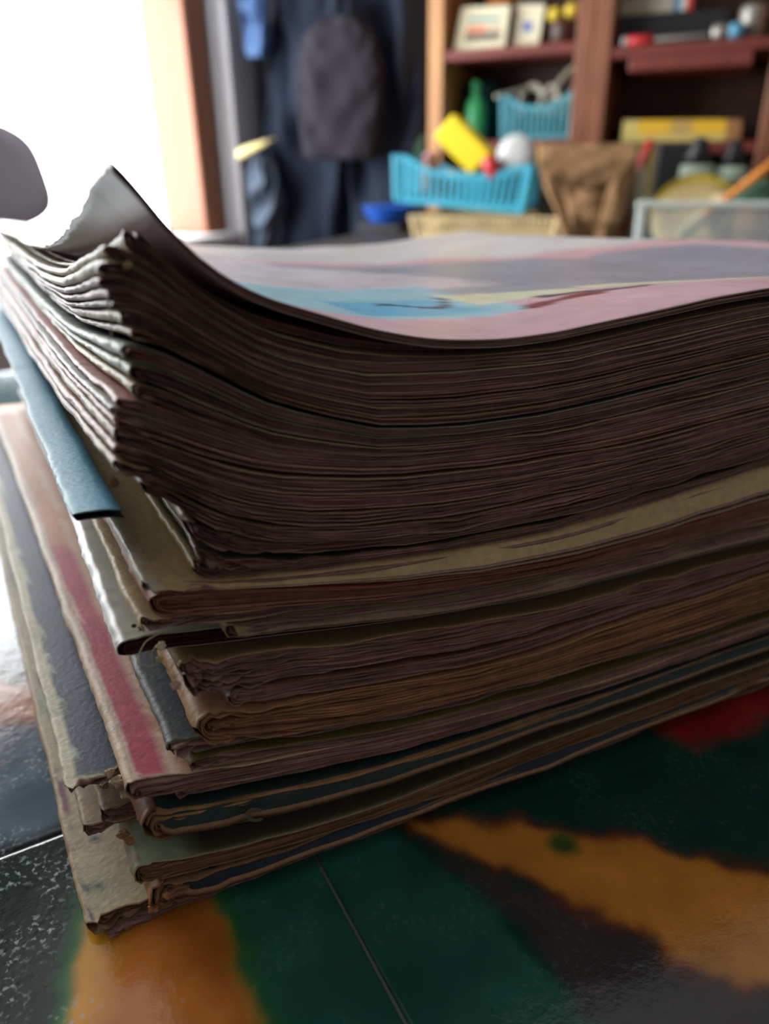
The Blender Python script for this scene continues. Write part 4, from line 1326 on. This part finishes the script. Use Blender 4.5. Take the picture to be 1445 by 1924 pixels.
flap(interp_rows([(325, 1020, 1048), (345, 1024, 1056), (365, 1032, 1062), (400, 1048, 1070), (450, 1060, 1082)], 14), BGD, lambda t, s: .02 + .012 * math.sin(math.pi * s), 'side_fold', 8)
flap(interp_rows([(300, 1165, 1196), (330, 1152, 1186), (370, 1138, 1176), (420, 1128, 1166)], 14), BGD, lambda t, s: .016 + .012 * math.sin(math.pi * s), 'side_fold', 9)

# clear plastic box with its contents ---------------------------------------
CDD = 1.86
c0, c1 = at(1196, 380, CDD), at(1500, 384, CDD)
ztb = at(1300, 378, CDD)[1]
cbx = empty('storage_box', 'clear plastic storage box with a pale rim, full of odds and ends', 'box')
dep = .24; w3 = c1[0] - c0[0]
zb3 = BZ + .001
t = .002
for nm, a0_, a1_, b0_, b1_ in (('wall', c0[0] + .012, c1[0] - .012, CDD + .01, CDD + .01 + t), ('wall', c0[0] + .012, c1[0] - .012, CDD + dep - .01 - t, CDD + dep - .01),
                              ('wall', c0[0] + .010, c0[0] + .010 + t, CDD + .01, CDD + dep - .01), ('wall', c1[0] - .010 - t, c1[0] - .010, CDD + .01, CDD + dep - .01)):
    bpart(nm, a0_, a1_, b0_, b1_, zb3, ztb - .012, M['clear'], cbx, .0006)
bpart('base', c0[0] + .01, c1[0] - .01, CDD + .01, CDD + dep - .01, zb3, zb3 + t, M['clear'], cbx, .0006)
M['rim'] = mat_plain('frosted_rim', (206, 212, 204), .4, .5, .04, 20)
for a0_, a1_, b0_, b1_ in ((c0[0], c1[0], CDD, CDD + .012), (c0[0], c1[0], CDD + dep - .012, CDD + dep), (c0[0], c0[0] + .014, CDD + .0125, CDD + dep - .0125), (c1[0] - .014, c1[0], CDD + .0125, CDD + dep - .0125)):
    bpart('rim', a0_, a1_, b0_, b1_, ztb - .014, ztb, M['rim'], cbx, .003)
bpart('corner_post', c0[0] + .003, c0[0] + .022, CDD + .002, CDD + .014, zb3, ztb - .0145, M['rim'], cbx, .003)
# contents
mb = MB(); q = at(1290, 440, CDD + .06)
tube(mb, smooth_curve([rp(q[0] - .015, CDD + .05, zb3 + .03), rp(q[0] + .03, CDD + .06, zb3 + .07), rp(q[0] + .065, CDD + .07, zb3 + .105), rp(q[0] + .05, CDD + .09, zb3 + .05), rp(q[0] + .09, CDD + .07, zb3 + .09)], 30), .016, 12)
tag(mb.build('rope', M['rope']), 'thick pale rope coiled inside the clear box', 'rope')
q = at(1415, 420, CDD + .05)
mb = MB(); lathe(mb, rp(q[0], CDD + .09, zb3 + .003), [(.035, 0), (.045, .06), (.052, .075), (.052, .085), (.046, .085), (.04, .02)], 28)
tag(mb.build('flower_pot', M['terracotta']), 'pale terracotta pot inside the clear box, right of the rope', 'pot')
mb = MB(); lathe(mb, rp(q[0], CDD + .09, zb3 + .089), [(.05, 0), (.055, .008), (.052, .03), (.036, .05), (.015, .058)], 24)
tag(mb.build('cloth_bundle', M['greencloth']), 'dull green bundle heaped on the terracotta pot', 'bundle')
q = at(1262, 440, CDD + .05)
mb = MB(); lathe(mb, rp(q[0] - .005, CDD + .15, zb3 + .003), [(.035, 0), (.038, .01), (.038, .04), (.03, .05)], 24)
tag(mb.build('jar', M['greymetal']), 'grey jar at the back of the clear box', 'jar')
# plates leaning on edge above the box
for k, (yy, m_, rad_, lab) in enumerate(((332, M['olive'], 1.0, 'yellow plate leaning behind the rim of the clear box'), (348, M['tanplate'], .98, 'tan plate leaning in front of the yellow plate'))):
    q = at(1312, yy, CDD + .10 - k * .03); e_ = at(1312 + 76, 378, CDD + .10 - k * .03)
    rad3 = .098 * rad_
    axis = -e2v * .75 + e3v * .66
    cc_ = rp(q[0], CDD + .15 - k * .030, q[1] - rad3 * .76 * .98)
    mb = MB(); lathe(mb, cc_, [(rad3 * .5, -.010), (rad3 * .7, -.007), (rad3, .002), (rad3 * 1.0, .005), (rad3 * .7, -.002), (rad3 * .5, -.005), (rad3 * .1, -.005)], 40, axis=axis)
    tag(mb.build('plate', m_), lab, 'plate', 'plates over the clear box')
# orange stick
pa, pb_ = at(1362, 376, CDD + .02), at(1470, 296, CDD + .02)
mb = MB(); tube(mb, [rp(pa[0] - .04, CDD + .05, pa[1] - .03), rp(pa[0], CDD + .035, pa[1]), rp((pa[0] + pb_[0]) / 2, CDD + .03, (pa[1] + pb_[1]) / 2), rp(pb_[0], CDD + .02, pb_[1])], [.006, .007, .010, .013], 10)
tag(mb.build('wooden_spoon', M['orangewood']), 'orange wooden stick slanting out of the clear box', 'stick')
# bottles behind, on the bench
def bottle(label, x, ytop, w, D, m1, m2, m3, zbase=BZ):
    root = empty('bottle', label, 'bottle', 'dark-topped bottles behind the clear box')
    q = at(x, ytop, D); rr = (at(x + w / 2, 340, D)[0] - at(x - w / 2, 340, D)[0]) / 2
    H_ = q[1] - zbase - .001
    c_ = rp(q[0], D, zbase + .001)
    mb = MB(); lathe(mb, c_, [(rr * .9, 0), (rr, .006), (rr, H_ * .56), (rr * .98, H_ * .58)], 24); mb.build('bottle_body', m1, root)
    mb = MB(); lathe(mb, c_, [(rr * 1.0, H_ * .581), (rr * 1.02, H_ * .6), (rr * .98, H_ * .72), (rr * .9, H_ * .74)], 24); mb.build('bottle_label', m2, root)
    mb = MB(); lathe(mb, c_, [(rr * .9, H_ * .741), (rr * .75, H_ * .84), (rr * .45, H_ * .93), (rr * .4, H_ * .99), (rr * .2, H_)], 24); mb.build('bottle_top', m3, root)
bottle('bottle with a pale green label and black top, behind the yellow plate', 1318, 258, 64, CDD + .34, M['greenglass'], M['palegreen'], M['blackplastic'])
bottle('dark bottle with a whitish band, right of the green-labelled one', 1384, 262, 60, CDD + .36, M['blackplastic'], M['palegreen'], M['blackplastic'])
q = at(1204, 312, CDD + .26)
mb = MB(); lathe(mb, rp(q[0], CDD + .26, BZ + .001), [(.014, 0), (.016, .004), (.016, q[1] - BZ - .03), (.008, q[1] - BZ - .012), (.008, q[1] - BZ - .004), (.002, q[1] - BZ)], 16)
tag(mb.build('candle', M['cable']), 'slender cream candle standing behind the left end of the clear box', 'candle')
a_, b_ = at(1208, 300, CDD + .3), at(1222, 262, CDD + .3)
mb = MB(); tube(mb, [rp(a_[0] - .03, CDD + .3, BZ + .012), rp(a_[0], CDD + .3, a_[1]), rp(b_[0] + .004, CDD + .3, b_[1])], [.010, .011, .009], 10)
tag(mb.build('marker_pen', M['red']), 'red stick leaning behind the cream candle', 'stick')
a_, b_ = at(1238, 270, CDD + .42), at(1300, 270, CDD + .42)
box_thing('storage_box', 'tall black box between the red stick and the bottles', 'box', a_[0], b_[0], CDD + .42, CDD + .50, BZ + .001, a_[1], M['blackplastic'])
a_, b_ = at(1163, 290, CDD + .44), at(1236, 290, CDD + .44)
box_thing('storage_box', 'olive-topped dark box beside the bag under the yellow box', 'box', a_[0], b_[0], CDD + .44, CDD + .54, BZ + .001, at(1200, 272, CDD + .44)[1], mat_plain('olive_card', (112, 96, 44), .7))
for k in range(4):
    a_ = at(1172 + 7 * k, 320, CDD + .3); 
    mb = MB(); tube(mb, [rp(a_[0] - .012 * k, CDD + .28, BZ + .006), rp(a_[0] + .006, CDD + .30, at(1180, 300 + 12 * k, CDD + .3)[1])], .0045, 8)
    tag(mb.build('cane', M['darkwood']), ['shortest dark cane' if k == 3 else 'tallest dark cane' if k == 0 else 'second tallest dark cane' if k == 1 else 'third tallest dark cane'][0] + ' standing between the brown bag and the clear box', 'cane', 'canes beside the bag')
a_, b_ = at(985, 345, 2.3), at(1050, 345, 2.3)
box_thing('storage_box', 'black box in shadow between the sky-blue basket and the brown bag', 'box', a_[0] + .04, b_[0] + .02, 2.3, 2.42, BZ + .001, at(1010, 330, 2.3)[1], M['blackplastic'])

# ------------------------------------------------------------------ clothes on the back wall
def garment(name, label, cat, keys, D, depth, mat, hang=True, folds=.012, seed=1, n=30):
    root = empty(name, label, cat)
    g = loft(interp_rows(keys, n), D, depth, 72, folds, seed)
    g.build('cloth', mat, root)
    y, xl, xr = keys[0]
    A = at((xl + xr) / 2, y, D)
    mb = MB(); tube(mb, smooth_curve([rp(A[0], BW - .003, A[1] + .05), rp(A[0], D + depth * .5, A[1] + .055), rp(A[0], D + depth * .4, A[1] + .02), rp(A[0], D + depth * .5, A[1] - .01)], 16), .004, 8)
    mb.build('hook', M['iron'], root)
    return root
garment('coat', 'long dark navy coat hanging on the back wall next to the bookcase', 'coat', [(-190, 660, 745), (-150, 640, 775), (0, 640, 790), (200, 645, 796), (440, 650, 800), (560, 660, 800)], 2.62, .14, M['navy'], folds=.02, seed=4)
garment('coat', 'dark navy coat hanging left of the maroon one, near the window corner', 'coat', [(-190, 540, 600), (-150, 510, 640), (0, 498, 640), (200, 500, 642), (440, 478, 648), (560, 480, 650)], 2.66, .11, M['navy'], folds=.02, seed=9)
garment('jacket', 'short dark maroon jacket hanging between the two navy coats', 'jacket', [(30, 590, 660), (60, 556, 690), (130, 545, 706), (240, 552, 700), (300, 560, 690)], 2.50, .10, M['maroon'], folds=.006, seed=12)
garment('scarf', 'faded blue cloth hanging high beside the window trim', 'cloth', [(-120, 452, 486), (-40, 448, 496), (60, 450, 498), (106, 455, 492)], 2.58, .06, M['bluecloth'], folds=.008, seed=15)
garment('bag', 'slate grey cloth bag hanging low by the window corner', 'bag', [(296, 462, 492), (330, 456, 512), (380, 462, 520), (430, 468, 508), (470, 472, 500)], 2.55, .08, M['greycloth'], folds=.01, seed=18)
q0, q1 = at(446, 286, 2.5), at(508, 268, 2.5)
mb = MB(); tube(mb, smooth_curve([rp(q0[0] - .01, 2.52, q0[1] - .01), rp(q0[0] + .03, 2.5, q0[1] + .0), rp(q1[0] - .02, 2.5, q1[1]), rp(q1[0], 2.53, q1[1] + .012)], 16), [.010 + .006 * math.sin(i * .35) for i in range(16)] , 10)
tag(mb.build('strap', mat_plain('pale_straw', (206, 190, 130), .8)), 'pale straw-coloured strap hung across the grey bag top', 'strap')
b0_, b1_ = at(441, 100, BW), at(459, 100, BW)
mb = MB(); rbox(mb, b0_[0], b1_[0], BW - .02, BW - .001, 1.0, 2.3, None, .004); structure('trim_2', mb, M['tanwood'])

# ------------------------------------------------------------------ chair by the window
ch = empty('chair', 'chair with a rounded grey backrest standing before the bright window', 'chair')
CY = 1.15
def cpix(x, y):
    d = fwd + RT * (x - 722.5) / FPX - UP * (y - 962) / FPX
    t = CY / d[1]
    return d[0] * t, CZ + d[2] * t
xr_ = cpix(112, 400)[0]; ztc = cpix(20, 212)[1]; zbc = cpix(60, 436)[1]
hw = .21; xc = xr_ - hw; zc_ = (ztc + zbc) / 2; hz = (ztc - zbc) / 2
g = MB(); K = 56; rings = []
for off, sc_ in ((-.018, .0), (-.022, .6), (-.020, .9), (-.012, .985), (0, 1.0), (.012, .985), (.020, .9), (.022, .6), (.018, .0)):
    ring = []
    for k in range(K):
        a = 2 * math.pi * k / K
        cx_, cz2 = math.cos(a), math.sin(a)
        px_ = math.copysign(abs(cx_) ** .55, cx_); pz_ = math.copysign(abs(cz2) ** .55, cz2)
        taper = 1 - .16 * (pz_ * .5 + .5)
        X = hw * px_ * taper * max(sc_, .001); Z = hz * pz_ * max(sc_, .001)
        ring.append((xc + X, CY + off + .35 * X * X + Z * .12, zc_ + Z))
    rings.append(ring)
g.grid(np.array(rings + []).transpose(1, 0, 2), closed=True, flip=True)
g.build('backrest', M['chairfab'], ch)
for s in (-1, 1):
    mb = MB(); tube(mb, smooth_curve([(xc + s * .12, CY + .036, zc_ + .02), (xc + s * .14, CY + .05, zbc - .1), (xc + s * .17, CY + .03, .46), (xc + s * .18, CY + .06, .012)], 24), .011, 10); mb.build('leg', M['chrome'], ch)
    mb = MB(); tube(mb, smooth_curve([(xc + s * .17, CY - .38, .455), (xc + s * .18, CY - .40, .2), (xc + s * .185, CY - .42, .012)], 12), .011, 10); mb.build('leg', M['chrome'], ch)
mb = MB(); obox(mb, (xc, CY - .18, .47), (.21, 0, 0), (0, .21, 0), (0, 0, .025), None, .018); mb.build('seat', M['chairfab'], ch)
